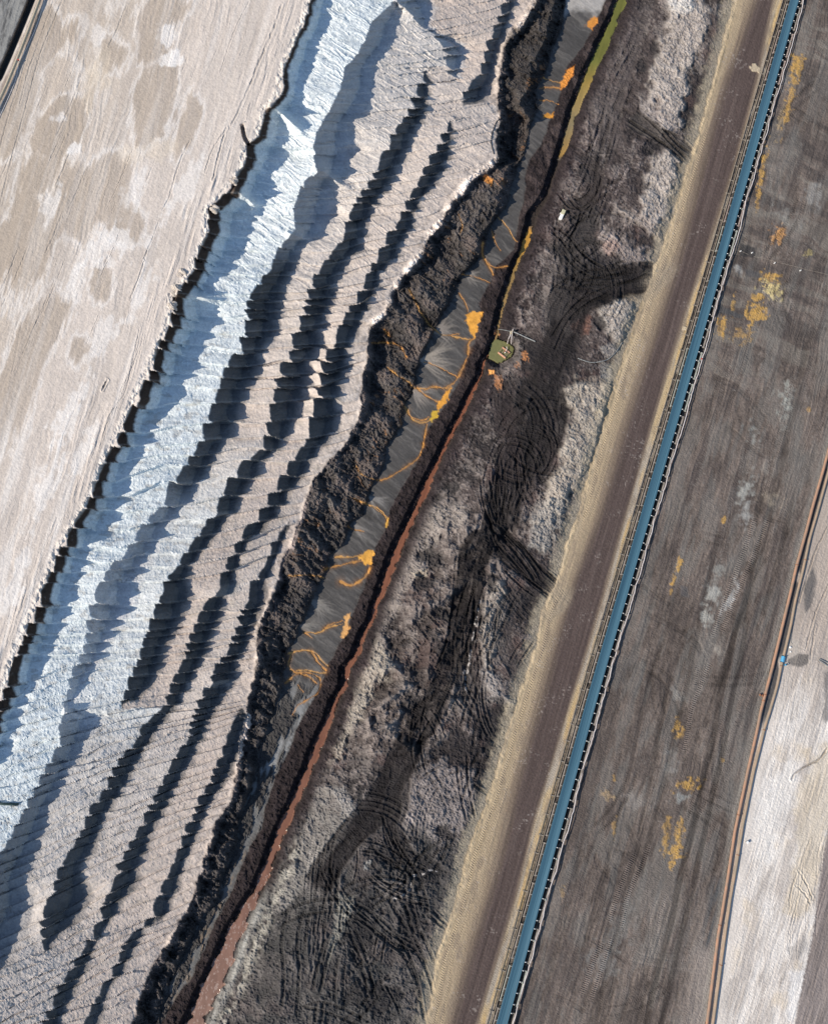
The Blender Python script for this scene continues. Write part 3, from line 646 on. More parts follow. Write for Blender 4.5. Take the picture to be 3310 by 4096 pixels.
swath([(2640,1125),(2560,1120),(2460,1130),(2380,1165),(2300,1190),(2270,1290),(2230,1400),(2190,1480),(2140,1580),(2100,1720),(2060,1840),(2025,1960),(2005,2060),(1995,2140)], 74, seed=2)
swath([(2160,1500),(2190,1600),(2190,1700),(2150,1800),(2090,1890)], 92, seed=3, a=.85)
swath([(2020,1500),(2010,1640),(2040,1800),(2030,1950)], 45, (.055, .045, .046), seed=31, a=.75)
swath([(1990,2040),(1995,2150),(2060,2220),(2130,2290),(2200,2350),(2255,2400)], 50, seed=4)
swath([(2000,2150),(1930,2170),(1890,2240),(1878,2330),(1862,2430),(1840,2560),(1790,2690),(1722,2829),(1650,2960),(1590,3080),(1510,3230),(1411,3332),(1328,3449),(1250,3570)], 60, seed=5)
swath([(1880,2540),(1850,2680),(1900,2820),(1990,2900)], 40, (.07, .062, .060), seed=6, a=.6)
swath([(1610,3060),(1590,3200),(1570,3310),(1610,3400),(1640,3470)], 45, (.045, .04, .04), seed=7, a=.8)
swath([(2510,460),(2600,520),(2700,570),(2775,640)], 34, (.10, .09, .085), seed=8, a=.8, depth=.6, ruts=4)
swath([(2560,-30),(2500,160),(2450,330),(2420,480),(2440,620)], 70, (.12, .105, .105), seed=9, a=.7, ruts=9)
swath([(2205,840),(2250,830),(2330,820),(2370,760),(2380,700),(2340,640),(2290,600)], 26, (.07, .06, .06), seed=10, a=.75, depth=.5, ruts=4)
swath([(2220,950),(2270,1020),(2320,1090),(2400,1120),(2500,1100)], 40, (.055, .05, .05), seed=11, a=.9, depth=.6)
swath([(2180,960),(2250,1000),(2330,960),(2420,1000)], 26, (.06, .055, .055), seed=12, a=.7, depth=.5, ruts=4)
swath([(2300,840),(2340,900),(2300,980),(2260,1080),(2240,1180),(2200,1300)], 50, (.075, .068, .068), seed=13, a=.75, depth=.5)
swath([(2080,2700),(2010,2560),(2030,2420),(2100,2350)], 40, (.10, .09, .09), seed=14, a=.6, depth=.2, ruts=12)
def _later(): pass
def tyre(pts, w=9, gap=0, depth=.35, dark=.35, seed=1):
    depth *= .45; dark *= .8; w *= .85
    for off in ((0,) if not gap else (-gap / 2, gap / 2)):
        sl, d, s, L = along(pts, abs(off) + w * 2.5)
        q = d - off
        e = sstep(0, 30, s) * (1 - sstep(L - 30, L, s))
        m = np.exp(-(q / w) ** 4) * e
        cl = np.sin((s + np.abs(q) * .8) * 2 * math.pi / 9)
        Z[sl] += -depth * m + depth * .8 * np.exp(-((np.abs(q) - w * 1.5) / (w * .5)) ** 2) * e + .05 * m * cl
        RC[sl] *= (1 - dark * m + .10 * m * cl)[..., None]
arcs = [[(0,990),(70,935),(150,890),(300,862),(450,885),(600,970),(700,1070),(780,1200),(830,1370),(865,1580)], [(0,1050),(90,985),(200,950),(380,935),(500,990),(640,1090),(750,1200),(820,1350)],
        [(790,1120),(870,1260),(920,1420),(940,1580)], [(120,1500),(260,1460),(400,1500),(520,1560)], [(560,560),(640,640),(720,690),(780,760)], [(690,520),(740,590),(800,690)], [(80,900),(40,1100),(50,1300),(40,1500)],
        [(170,900),(130,1100),(140,1300),(120,1560)], [(220,880),(190,1000),(170,1180)], [(870,940),(940,1000),(1000,1040)], [(900,920),(960,980),(1010,1030)], [(1120,180),(1190,230),(1240,260)], [(150,1480),(300,1520),(500,1600),(620,1660)]]
for i, a in enumerate(arcs): tyre(Z11(a), 8, 0, .26, .40, i)
for i, a in enumerate([[(600,730),(700,800),(790,900),(880,960)], [(560,700),(650,780),(760,900),(860,1000)], [(470,740),(560,800),(680,880),(840,1020)]]): tyre(Z3(a), 7, 0, .5, .45, i)
for i, a in enumerate([[(0,1440),(90,1530),(160,1620),(250,1690)], [(40,1420),(130,1500),(200,1590),(320,1670)], [(40,1200),(110,1290),(200,1300),(280,1230),(300,1120)], [(110,1220),(180,1250),(240,1200),(260,1120)], [(200,1300),(160,1420),(100,1520)]]): tyre(Z3(a), 5, 0, .4, .4, i)
for i, a in enumerate([[(0,560),(90,420),(200,310),(350,240),(520,190),(640,130)], [(20,640),(110,450),(230,340),(380,260)], [(60,0),(150,100),(260,170),(420,180)], [(150,-40),(240,60),(360,120)], [(0,260),(140,160),(300,120),(500,60)]]): tyre(Z6(a), 6, 0, .4, .3, i)
for i, a in enumerate([[(1230,30),(1270,220),(1370,350),(1480,470),(1600,560)], [(1340,170),(1420,260),(1560,420),(1640,490)], [(1050,300),(1035,500),(1020,660),(970,880),(850,1130)], [(1210,640),(1160,780),(1130,900),(1100,1050),(1170,1200)], [(1000,1100),(1080,1200),(1160,1260)], [(860,640),(960,740),(1000,800)], [(840,740),(920,850)], [(700,860),(780,800),(860,900)]]): tyre(Z8(a), 6, 0, .35, .3, i)
# crossing turns of the crawlers and trucks, many over one another
rt = random.Random(21)
for (cx, cy, sx, sy, n_, r0_, r1_, pref, spr) in [(2330,980,80,150,20,120,360,2.4,.9),(2420,1120,90,30,12,250,700,.05,.35),(2250,700,45,60,9,60,120,0,3),(2110,1720,45,150,16,110,260,1.7,.7),(2015,2000,35,110,10,300,700,1.6,.2),(2110,2280,50,60,9,300,700,.8,.2),(1870,2640,35,260,16,500,1200,1.85,.22),(1730,3000,60,120,12,260,700,2.1,.4),
        (1560,3420,120,110,16,160,500,2.2,.8),(1480,3800,90,160,16,300,700,1.2,.8),(1290,3800,50,170,12,700,1600,1.75,.12),(2430,300,50,280,16,900,2000,1.9,.12),(1960,2560,30,110,8,300,700,1.6,.4),(2100,2650,40,110,8,300,800,1.9,.4),(1700,3700,50,160,8,300,800,.7,.5)]:
    for q_i in range(n_):
        ox, oy = cx + rt.gauss(0, sx), cy + rt.gauss(0, sy); tg = pref + rt.gauss(0, spr); rr = rt.uniform(r0_, r1_) * rt.choice([-1, 1]); L_ = rt.uniform(130, 330); pp = []; a_ = tg - L_ / 2 / rr; px_, py_ = ox - L_ / 2 * math.cos(tg), oy - L_ / 2 * math.sin(tg)
        for t_ in range(7):
            pp.append((px_, py_)); px_ += L_ / 6 * math.cos(a_); py_ += L_ / 6 * math.sin(a_); a_ += L_ / 6 / rr
        if any(p_[0] > float(rdL(p_[1])) - 4 or p_[0] < float(st_c(p_[1])) + float(st_w(p_[1])) + 60 for p_ in pp): continue
        tyre(pp, rt.uniform(5, 9), rt.choice([0, 26, 32, 38]), rt.uniform(.15, .42), rt.choice([-.5, .1, .2, .3, .35]), 5)
# white salt trickles
for a in [[(1190,560),(1160,700),(1130,880),(1100,1050),(1110,1110)], [(1180,700),(1150,760)], [(780,725),(860,720),(900,695),(960,710)], [(670,870),(740,840),(780,800),(785,750)], [(1120,880),(1130,930),(1090,1000)]]:
    pp = Z8(a) if a[0][0] > 1000 else Z11(a)
    sl, d, s, L = along(pp, 16)
    d = d + 6 * fbm(X[sl] / 9, Y[sl] / 9, 6, 2)
    paint(sl, np.exp(-(d / 2.5) ** 2) * sstep(-.2, .3, vnoise(s / 9, 0 * s, 4)) * .8 * m_grd[sl], (.52, .49, .47))

# ---------------------------------------------------------------- haul road
on = m_road * (1 - sstep(0, 4, X - beltX + 46))
z_clear = sstep(-14, 24, X - rdLX)
Z *= (1 - z_clear)
dn_ = fbm(UA / 300, UB / 9, 101, 4); dn2 = fbm(UA / 120, UB / 4, 102, 3); spk_ = fbm(X / 6, Y / 6, 103, 2)
wob = 10 * fbm(UA / 500, UB / 60, 104, 2)
sandc = np.stack([np.full_like(X, .435), np.full_like(X, .345), np.full_like(X, .225)], -1)
wide = np.maximum(dkLX - rdLX, 20)
tt = np.clip((X - rdLX) / wide, 0, 1)
mid_ = sstep(-34, 34, X - dkLX + wob + 10 * dn_) * (1 - sstep(-14, 12, X - dkRX + wob * .4 + 6 * dn_))
vb = fbm(UA / 800, (X - rdLX) / 11, 175, 3); vd = fbm(X / 30, Y / 60, 176, 4)
sand2 = sandc * (1 + .16 * dn_ + .14 * dn2 + .12 * spk_ + .30 * vb + .16 * vd)[..., None]
RC += (sand2 - RC) * on[..., None]
mixc(on * sstep(.05, .45, fbm(UA / 110, UB / 14, 171, 4)) * (1 - mid_) * .5, (.25, .20, .15))
mixc(on * sstep(.12, .5, tt + .16 * dn_ + .1 * dn2) * .7, (.31, .245, .17)); mixc(on * sstep(.55, 1.0, tt + .14 * dn_) * .7, (.19, .145, .11))
mixc(on * sstep(.2, .5, dn2 + .4 * dn_) * (1 - tt) * .4, (.40, .34, .25))
mid = sstep(-34, 34, X - dkLX + wob + 10 * dn_) * (1 - sstep(-14, 12, X - dkRX + wob * .4 + 6 * dn_)) * on
darkc = np.stack([np.full_like(X, .080), np.full_like(X, .060), np.full_like(X, .056)], -1) * (1 + .18 * dn_ + .16 * dn2 + .16 * spk_)[..., None]
RC += (darkc - RC) * (mid * .97)[..., None]
mixc(mid * .22 * sstep(.25, .6, dn_) , (.15, .12, .105))
rsh = on * sstep(0, 12, X - dkRX)
mixc(rsh * .8, (.37, .33, .275))
mixc(rsh * sstep(.0, .35, fbm(UA / 150, UB / 25, 106, 3)) * sstep(8, 24, X - dkRX), (.46, .33, .17))
mixc(rsh * .65 * sstep(-.15, .3, fbm(UA / 220, UB / 30, 185, 3)), (.47, .345, .175))
mixc(on * sstep(.5, .75, vnoise(X / 5, Y / 5, 107)) * sstep(.1, .5, fbm(X / 60, Y / 60, 108, 3)) * .5, (.36, .32, .29))
prn = on * (1 - mid_) * sstep(-.1, .25, fbm(UA / 260, UB / 20, 177, 2)); prw = np.sin((UA + 7 * np.abs(np.mod(UB / 18, 1) - .5) * 2) * 2 * math.pi / 9); Z += prn * .016 * prw; RC *= (1 + .06 * prn * prw)[..., None]
mixc(on * (1 - mid_) * .55 * sstep(.12, .4, vd + .5 * vb) * sstep(10, 40, X - rdLX), (.20, .16, .125))
Z += on * (.03 * dn_ + .02 * spk_ + .02 * dn2)
Z += on * .10 * np.exp(-((X - rdLX - 8) / 9) ** 2) * (.4 + 2 * g3)
def prints(off0, off1, y0, y1, per, amp_, c):
    q = (X - rdLX - off0) / (off1 - off0)
    m = on * sstep(-.1, .1, q) * (1 - sstep(.9, 1.1, q)) * sstep(y0, y0 + 60, Y) * (1 - sstep(y1 - 60, y1, Y))
    w_ = np.sin((UA + np.abs(q - .5) * 12) * 2 * math.pi / per)
    Z[...] += m * amp_ * w_; RC[...] *= (1 + m * c * w_)[..., None]
prints(26, 46, 500, 2100, 9.5, .045, .13); prints(30, 50, 2350, 4200, 9.5, .05, .13); prints(54, 68, 900, 2100, 9.5, .03, .09); prints(60, 76, 2500, 4200, 10, .03, .09)
q = (X - dkRX - 4) ; m = on * sstep(0, 4, q) * (1 - sstep(12, 18, q)) * sstep(400, 700, Y) * .9
w_ = np.sin((UA + q * .8) * 2 * math.pi / 9.5); Z += m * .045 * w_; RC *= (1 + m * .12 * w_)[..., None]
q = X - dkLX
for o_ in (10, 26, 44, 60):
    RC *= (1 + on * .10 * np.exp(-((q - o_ + wob) / 5) ** 2) * (1 if o_ in (26, 60) else -1))[..., None]
# sandy spills over the road side
for (cx, cy, rx, ry) in [(3020,275,24,18),(2735,1315,12,12)]:
    sl, m = blob(cx, cy, rx, ry, 16, .9, int(cx), 12, .4); paint(sl, m * .8 * on[sl], (.50, .42, .30)); Z[sl] += m * .15 * on[sl]
# ramps where the vehicle tracks climb on to the road
for pts, w in [([(2185,2330),(2235,2390),(2280,2440)], 40), ([(2160,2480),(2230,2440),(2290,2330)], 26), ([(2560,1150),(2640,1120),(2700,1040)], 36), ([(2480,1200),(2600,1180),(2660,1090)], 22)]:
    sl, d, s, L = along(pts, w * 1.5)
    m = (1 - sstep(.5, 1.1, np.abs(d) / w + .2 * g3[sl])) * .7 * sstep(0, 40, s) * (1 - sstep(L - 45, L, s))
    st = vnoise(s / 60, d / 4, 5)
    paint(sl, m * (.75 + .25 * st), (.27, .225, .17)); Z[sl] += m * .06 * st

# ---------------------------------------------------------------- strip under the conveyor, plain, sand on the far right
strip = sstep(-50, -46, X - beltX) * (1 - sstep(40, 46, X - beltX + 3 * spk_))
Z *= 1 - strip
sn = fbm(X / 10, Y / 10, 111, 3)
stc = np.stack([np.full_like(X, .085), np.full_like(X, .073), np.full_like(X, .064)], -1) * (1 + .5 * sn)[..., None]
RC += (stc - RC) * strip[..., None]
mixc(strip * sstep(.05, .4, fbm(UA / 60, UB / 20, 112, 3)) * .7 * (1 - sstep(-34, -24, X - beltX)), (.28, .25, .21))
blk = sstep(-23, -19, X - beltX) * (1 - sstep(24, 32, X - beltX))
mixc(blk * .9, (.014, .013, .013))  # coal-black ground, with the shade beneath the belt painted in
Z += strip * (.05 * sn)
m_pl = sstep(40, 46, X - beltX + 3 * spk_) * (1 - sstep(-6, 2, X - pAX + 3 * spk_))
UP = UB + 30 * fbm(UA / 420, UB / 150, 178, 3) + 7 * fbm(UA / 90, UB / 60, 179, 3)
p1 = fbm(UA / 700, UP / 16, 121, 4); p2 = fbm(UA / 170, UP / 4.2, 122, 3) * (.2 + 1.1 * sstep(-.1, .4, fbm(UA / 300, UB / 70, 180, 3))); p3 = fbm(X / 150, Y / 150, 123, 4); p4 = fbm(UA / 40, UB / 10, 124, 3)
RC += (lin((.128, .105, .092)) - RC) * m_pl[..., None]
RC *= 1 + m_pl[..., None] * (.26 * p1 + .16 * p2 + .36 * p3 + .30 * p4 + .26 * spk_ + .20 * fbm(X / 26, Y / 26, 146, 3))[..., None]
cross = fbm((X + .3 * Y) / 260, (Y - .3 * X) / 26, 125, 4)
top = m_pl * (1 - sstep(1300, 1700, Y))
cross2 = fbm((X + .45 * Y + 60 * p3) / 330, (Y - .45 * X + 40 * p3) / 40, 145, 4)
mixc(top * .6 * sstep(.0, .4, cross2), (.20, .183, .16)); mixc(top * .6 * sstep(.05, .4, -cross2), (.052, .047, .046))
pm2 = fbm((UA + wb) / 170, UB / 60, 181, 5)
mixc(m_pl * .45 * sstep(.05, .35, pm2), (.165, .155, .143)); mixc(m_pl * .45 * sstep(.08, .35, -pm2), (.066, .056, .053))
mixc(m_pl * .4 * sstep(.15, .5, fbm(UA / 200, UB / 40, 126, 4)), (.15, .146, .138))
mixc(m_pl * .45 * sstep(.2, .55, fbm(UA / 900, UB / 22, 127, 3)), (.056, .047, .047))
spkl = m_pl * sstep(.5, .85, vnoise(X / 4.5, Y / 6, 128)) * .45 * sstep(-.2, .3, p3)
mixc(spkl, (.20, .185, .17))
Z += m_pl * (.07 * p1 + .05 * p2 + .05 * p4 + .10 * p3)
herr = m_pl * sstep(.05, .3, fbm(UA / 400, UB / 26, 129, 2)) * np.sin((UA + 6 * np.abs(np.mod(UB / 26, 1) - .5) * 2) * 2 * math.pi / 8.5)
Z += herr * .014; RC *= (1 + .05 * herr)[..., None]
OCH = (.44, .27, .085)
for (cx, cy, rx, ry, ang, a, c) in [(3185,262,24,50,8,.9,OCH),(3155,400,17,105,12,.85,OCH),(3120,480,12,60,15,.5,(.4,.3,.17)),(3045,690,11,100,10,.75,OCH),(3040,590,12,50,10,.6,OCH),(3111,940,26,38,5,.85,(.44,.24,.10)),(3236,1015,22,14,0,.6,(.40,.33,.14)),
      (3082,1112,38,24,15,.95,OCH),(3080,1158,44,30,20,.85,(.46,.38,.19)),(3028,1190,20,16,0,.95,OCH),(3003,1250,26,38,0,.95,OCH),(3040,1258,24,34,0,.8,OCH),(2881,1307,13,42,10,.85,OCH),(2967,1339,36,32,10,.5,OCH),(2930,1215,7,35,10,.7,OCH),
      (2890,2083,10,16,15,.8,OCH),(2715,2256,12,30,10,.9,OCH),(2692,2313,8,26,12,.85,OCH),(2680,2370,5,18,12,.6,OCH),(2711,2914,17,34,0,.85,OCH),(2888,3040,8,10,0,.5,OCH),(2750,3142,46,22,-20,.85,OCH),(2800,3145,14,8,-40,.8,OCH),(2664,3310,15,50,5,.6,OCH),(2715,3345,16,55,5,.8,OCH),(2660,3370,12,40,0,.7,OCH),
      (2692,3405,36,24,0,.9,OCH),(2690,3448,14,24,20,.95,OCH),(2424,3179,24,20,30,.6,(.36,.26,.15)),(2456,3307,10,32,5,.5,OCH),(2456,3110,7,14,0,.7,OCH),(2245,3560,10,30,0,.3,OCH),(3030,800,8,70,10,.6,OCH),(3230,1640,10,8,0,.5,OCH)]:
    sl, m = blob(cx, cy, rx * 1.25, ry * 1.25, ang, .95, int(cx * 3 + cy), 14, .6, .35)
    paint(sl, np.clip(m * a * m_pl[sl] * (.85 + .6 * p2[sl] + .5 * spk_[sl] + .4 * p4[sl]), 0, 1), c); Z[sl] += m * .06 * m_pl[sl]
for (cx, cy, rx, ry, ang, a, c) in [(3140,1614,34,85,10,.8,(.33,.34,.31)),(3005,1742,26,55,-25,.65,(.3,.31,.29)),(2980,1959,30,62,20,.8,(.34,.345,.32)),(2974,2051,36,48,10,.8,(.34,.34,.325)),(2852,2377,30,52,0,.85,(.36,.36,.335)),(2820,2460,21,48,0,.85,(.36,.36,.33)),
      (2865,2275,28,28,0,.5,(.3,.31,.29)),(2922,2384,17,80,22,.75,(.36,.36,.35)),(2860,2600,22,26,0,.7,(.33,.30,.26)),(2710,2780,26,40,-35,.5,(.28,.27,.25)),(2955,1075,16,22,0,.75,(.33,.33,.32)),(3250,780,40,60,20,.5,(.3,.3,.29)),(3150,870,60,30,20,.4,(.3,.3,.28)),(3120,330,24,30,0,.5,(.28,.29,.28)),
      (2680,3060,30,55,20,.5,(.27,.265,.25)),(2560,3210,70,30,20,.4,(.3,.28,.26)),(2720,3190,30,24,0,.8,(.27,.28,.27)),(3080,2000,40,40,10,.6,(.34,.29,.23)),(3060,1870,24,50,10,.5,(.28,.26,.235)),(2480,3700,60,90,10,.35,(.23,.23,.22)),(2420,3850,70,80,10,.4,(.22,.225,.22))]:
    sl, m = blob(cx, cy, rx * 1.2, ry * 1.2, ang, 1.0, int(cx * 5 + cy), 18, 1.0, .5)
    paint(sl, np.clip(m * a * m_pl[sl] * (.85 + .4 * p2[sl]), 0, 1), c)
for (poly, a, c) in [([(2960,975),(3020,990),(3018,1030),(2955,1025)], .8, (.040,.040,.042)), ([(2975,1078),(3048,1090),(3046,1112),(2990,1106)], .7, (.085,.083,.085)), ([(2872,1218),(2985,1268),(2960,1275),(2865,1248)], .8, (.075,.075,.077)), ([(2935,975),(2958,980),(2950,1020),(2928,1018)], .7, (.16,.14,.12)),
      ([(2718,2340),(2748,2350),(2755,2390),(2722,2385)], .6, (.09,.09,.095))]:
    sl, m, sd = poly_mask(poly, 4, 3, 3, 12); paint(sl, m * a * m_pl[sl], c)
# turning tracks across the plain
for i, (a, w) in enumerate([([(2572,2450),(2640,2480),(2720,2520),(2780,2570),(2810,2620)], 14), ([(2560,2330),(2620,2385),(2690,2420)], 10), ([(2440,3390),(2520,3430),(2585,3490)], 10), ([(2375,3400),(2390,3460),(2440,3520),(2460,3560)], 8), ([(2425,3380),(2440,3440),(2490,3500)], 8), ([(2330,3740),(2440,3800),(2520,3860)], 11),
      ([(2900,1700),(3000,1790),(3080,1830)], 14), ([(2840,1500),(2960,1560),(3060,1680)], 14), ([(2620,2690),(2660,2760),(2650,2860)], 10), ([(2700,2190),(2640,2330),(2600,2440)], 6), ([(3010,2010),(3060,2070),(3130,2090)], 9), ([(2205,3980),(2280,4010),(2340,4050)], 12), ([(2590,3200),(2650,3260),(2680,3330)], 10), ([(2500,3280),(2540,3380),(2580,3470)], 12)]):
    sl, d, s, L = along(a, w * 2)
    m = (1 - sstep(.6, 1.1, np.abs(d) / w)) * sstep(0, 20, s) * (1 - sstep(L - 20, L, s)) * m_pl[sl]
    RC[sl] *= (1 - .24 * m * (.7 + .6 * vnoise(s / 40, d / 6, 8)))[..., None]; Z[sl] -= .05 * m
for q_i in range(90):
    ox, oy = rt.uniform(2250, 3300), rt.uniform(0, 4096)
    if not (float(belt_c(oy)) + 80 < ox < float(pipeA(oy)) - 60): continue
    dirn = rt.choice([1.85, 1.85, 1.9, .3, .5, 2.4]) + rt.gauss(0, .12); rr = rt.uniform(200, 900) * rt.choice([-1, 1]); L_ = rt.uniform(120, 420); pp = []; a_ = dirn; px_, py_ = ox, oy
    for t_ in range(6):
        pp.append((px_, py_)); px_ += L_ / 5 * math.cos(a_); py_ += L_ / 5 * math.sin(a_); a_ += L_ / 5 / rr
    w = rt.uniform(5, 9); dk_ = rt.uniform(.14, .34) * rt.choice([1, 1, -.8])
    for off_ in (0, 34):
        sl, d, s, L = along(pp, w * 2 + off_)
        m = (1 - sstep(.5, 1.1, np.abs(d - off_) / w)) * sstep(0, 40, s) * (1 - sstep(L - 40, L, s)) * m_pl[sl]
        cl_ = np.sin(s * 2 * math.pi / 8.6); dk_ = float(np.clip(dk_ * 1.0, -.3, .34))
        RC[sl] *= (1 - dk_ * m * (.8 + .5 * vnoise(s / 50, d / 5, q_i)) + .08 * m * cl_)[..., None]; Z[sl] -= .03 * m - .02 * m * cl_
# long wheel lanes
for (x0, y0, x1, y1, w, a) in [(2960,2400,2580,4096,16,.4),(3000,2420,2640,4096,14,.4),(2900,2000,2560,3500,12,.25),(3050,2100,2820,2900,14,.28),(3180,1900,3050,2450,14,.3),(2700,2600,2380,4096,12,.25),(2620,2600,2330,3800,10,.25),(3240,1300,2960,2500,18,.22)]:
    sl, d, s, L = along([(x0, y0), ((x0 + x1) / 2 + 14, (y0 + y1) / 2), (x1, y1)], w * 2)
    m = (1 - sstep(.5, 1.1, np.abs(d + 4 * vnoise(s / 200, 0 * s, int(x0))) / w)) * m_pl[sl] * sstep(0, 150, s)
    RC[sl] *= (1 - a * m)[..., None]; Z[sl] -= .05 * m
# cleated crawler prints
def cleats(pts, w, per=8.2, a=.28):
    sl, d, s, L = along(pts, w * 2)
    m = (1 - sstep(.8, 1.05, np.abs(d) / w)) * sstep(0, 30, s) * (1 - sstep(L - 30, L, s)) * m_pl[sl]
    q = np.sin(s * 2 * math.pi / per)
    Z[sl] += m * .07 * q; RC[sl] *= (1 + a * m * q + .25 * m)[..., None]
cleats([(3022,2060),(2975,2200),(2930,2320),(2880,2450),(2845,2560)], 11); cleats([(3075,2060),(3010,2230),(2965,2330),(2915,2450),(2880,2540)], 11, 8, .2)
cleats([(2845,2640),(2800,2740),(2760,2860),(2735,3020)], 10); cleats([(2790,2640),(2775,2760)], 7)
cleats([(2600,3370),(2560,3470),(2510,3580),(2480,3720)], 10); cleats([(2545,3400),(2490,3520),(2430,3700)], 10); cleats([(2410,3760),(2370,3850),(2320,3990)], 12); cleats([(2450,3740),(2410,3860),(2360,4010)], 10)
# right of the pipes: pale ground
m_sand = sstep(-6, 2, X - pAX + 3 * spk_)
s1 = fbm(UA / 260, UB / 16, 131, 4); s2 = fbm(UA / 90, UB / 4, 132, 3); s3 = fbm(X / 110, Y / 160, 133, 4)
zs_ = sstep(2450, 3000, Y)
base = lin((.36, .31, .27)) * (1 - zs_[..., None]) + lin((.58, .54, .50)) * zs_[..., None]
base = base * (1 + .13 * s1 + .12 * s2 + .14 * s3)[..., None]
RC += (base - RC) * m_sand[..., None]
rl = ridged(UA / 150, UB / 13, 134, 3)
far_ = m_sand * sstep(20, 60, X - pBX)
sw1 = fbm((UA + wb) / 120, UB / 34, 182, 5)
mixc(far_ * .5 * sstep(.05, .35, sw1), (.34, .30, .27)); mixc(far_ * .5 * sstep(.1, .35, -sw1) * zs_, (.70, .67, .635))
Z += far_ * (.05 * rl + .06 * sw1 + .03 * s2 + .10 * s3 + .03 * spk_)
mixc(far_ * sstep(.15, .5, s3) * zs_ * .6, (.53, .455, .36))
mixc(far_ * sstep(.55, .85, rl) * .35, (.22, .19, .17))
for (poly, c, a, so) in [([(3250,3050),(3290,2960),(3330,2980),(3330,3240),(3290,3420),(3240,3640),(3190,3670),(3130,3650),(3150,3560),(3190,3350),(3170,3180)], (.50,.43,.33), .7, 18), ([(3070,2560),(3190,2560),(3195,2610),(3180,2640),(3060,2640)], (.42,.385,.34), .8, 6),
       ([(3215,2330),(3250,2270),(3265,2330),(3240,2430),(3215,2450)], (.085,.085,.088), .85, 6), ([(3150,2640),(3190,2615),(3235,2620),(3230,2650),(3205,2672),(3150,2655)], (.085,.082,.08), .85, 4), ([(3290,2700),(3340,2640),(3340,2900),(3290,2880)], (.12,.115,.115), .8, 10), ([(3150,3890),(3240,3860),(3215,3960),(3180,4080),(3150,4080)], (.70,.70,.70), .6, 16),
       ([(3040,3200),(3140,3060),(3200,3030),(3150,3250),(3080,3450),(3020,3440)], (.70,.69,.67), .55, 30), ([(3200,3000),(3240,2990),(3230,3060)], (.5,.42,.31), .6, 8), ([(3150,3800),(3220,3740),(3230,3800),(3160,3850)], (.30,.28,.265), .6, 10)]:
    sl, m, sd = poly_mask(poly, so, so * .8 + 4, int(poly[0][0]), 22); paint(sl, m * a * m_sand[sl] * (.85 + .3 * s2[sl]).clip(0, 1.1), c)
rut([(3310,2990),(3270,3040),(3230,3060),(3180,3090),(3165,3120)], 3.2, .25, .38, .2, 71)
for i in range(9):
    x0 = 3075 + i * 17; rut([(x0 + 12, 2700), (x0, 2800), (x0 - 35 + 8 * (i % 3), 2880 + 40 * (i % 4))], 2.4, .03, .16, .9, 80 + i)
for i in range(14):
    a0 = random.uniform(3180, 3320); b0_ = random.uniform(3250, 3700); rut([(a0, b0_), (a0 - 25, b0_ + 90), (a0 - 30, b0_ + 180)], 2.6, .06, .12, .5, 100 + i)
for pts in [[(3190,3480),(3220,3530),(3250,3600)], [(3180,3540),(3220,3580),(3240,3620)], [(3310,2100),(3250,2230),(3190,2420)], [(3330,2300),(3260,2450),(3220,2600)], [(3258,2500),(3244,2600),(3240,2640)]]: rut(pts, 3, .12, .22, .5, 140)
dk = m_sand * sstep(-6, 6, X - rdkX + 6 * spk_)
mixc(dk * .95, (.205, .175, .165)); RC *= (1 + dk * (.3 * s1 + .3 * s2))[..., None]
# wet black silt between the two pipes
silt = sstep(2, 8, X - pAX) * (1 - sstep(-8, -3, X - pBX)) * (1 - sstep(2850, 2960, Y)) * sstep(-.45, -.1, s3 + .6 * fbm(X / 30, Y / 60, 135, 3))
mixc(silt * .93, (.055, .055, .060)); Z -= silt * .06
tan_ = sstep(-4, 2, X - pAX) * (1 - sstep(-2, 4, X - pBX)) * sstep(2900, 3050, Y)
mixc(tan_ * .8, (.40, .32, .25)); RC *= (1 + tan_ * .3 * s2)[..., None]
wet = m_pl * np.exp(-((X - pAX + 40) / 26) ** 2) * sstep(3480, 3560, Y) * (1 - sstep(3760, 3820, Y))
mixc(wet * .95 * sstep(-.25, .15, s1), (.075, .08, .085))
mixc(m_pl * sstep(-150, -20, X - pAX) * sstep(3450, 3900, Y) * .6 * (1 - wet), (.35, .31, .28))
mixc(m_pl * np.exp(-((X - pAX + 14) / 13) ** 2) * .6, (.23, .22, .20))
mixc(m_pl * np.exp(-((X - pAX + 48 + 6 * s1) / 9) ** 2) * .6 * sstep(2250, 2400, Y) * (1 - sstep(2900, 3000, Y)), (.055, .05, .05))

# ---------------------------------------------------------------- ditch in the far corner
dl = line([(128,0),(88,100),(40,215),(-10,330)])
dlX = np.broadcast_to(dl(AY).astype(f32)[:, None], X.shape)
q = X - dlX
dm = np.exp(-(np.abs(q) / 15) ** 4)
Z -= dm * 2.2 * (1 - sstep(310, 340, Y))
mixc(dm * .9 * (1 - sstep(310, 340, Y)), (.035, .045, .05))  # trench shadow painted into the ditch as teal-black
mixc(np.exp(-((q - 34) / 14) ** 2) * m_plat * .7, (.25, .20, .18))

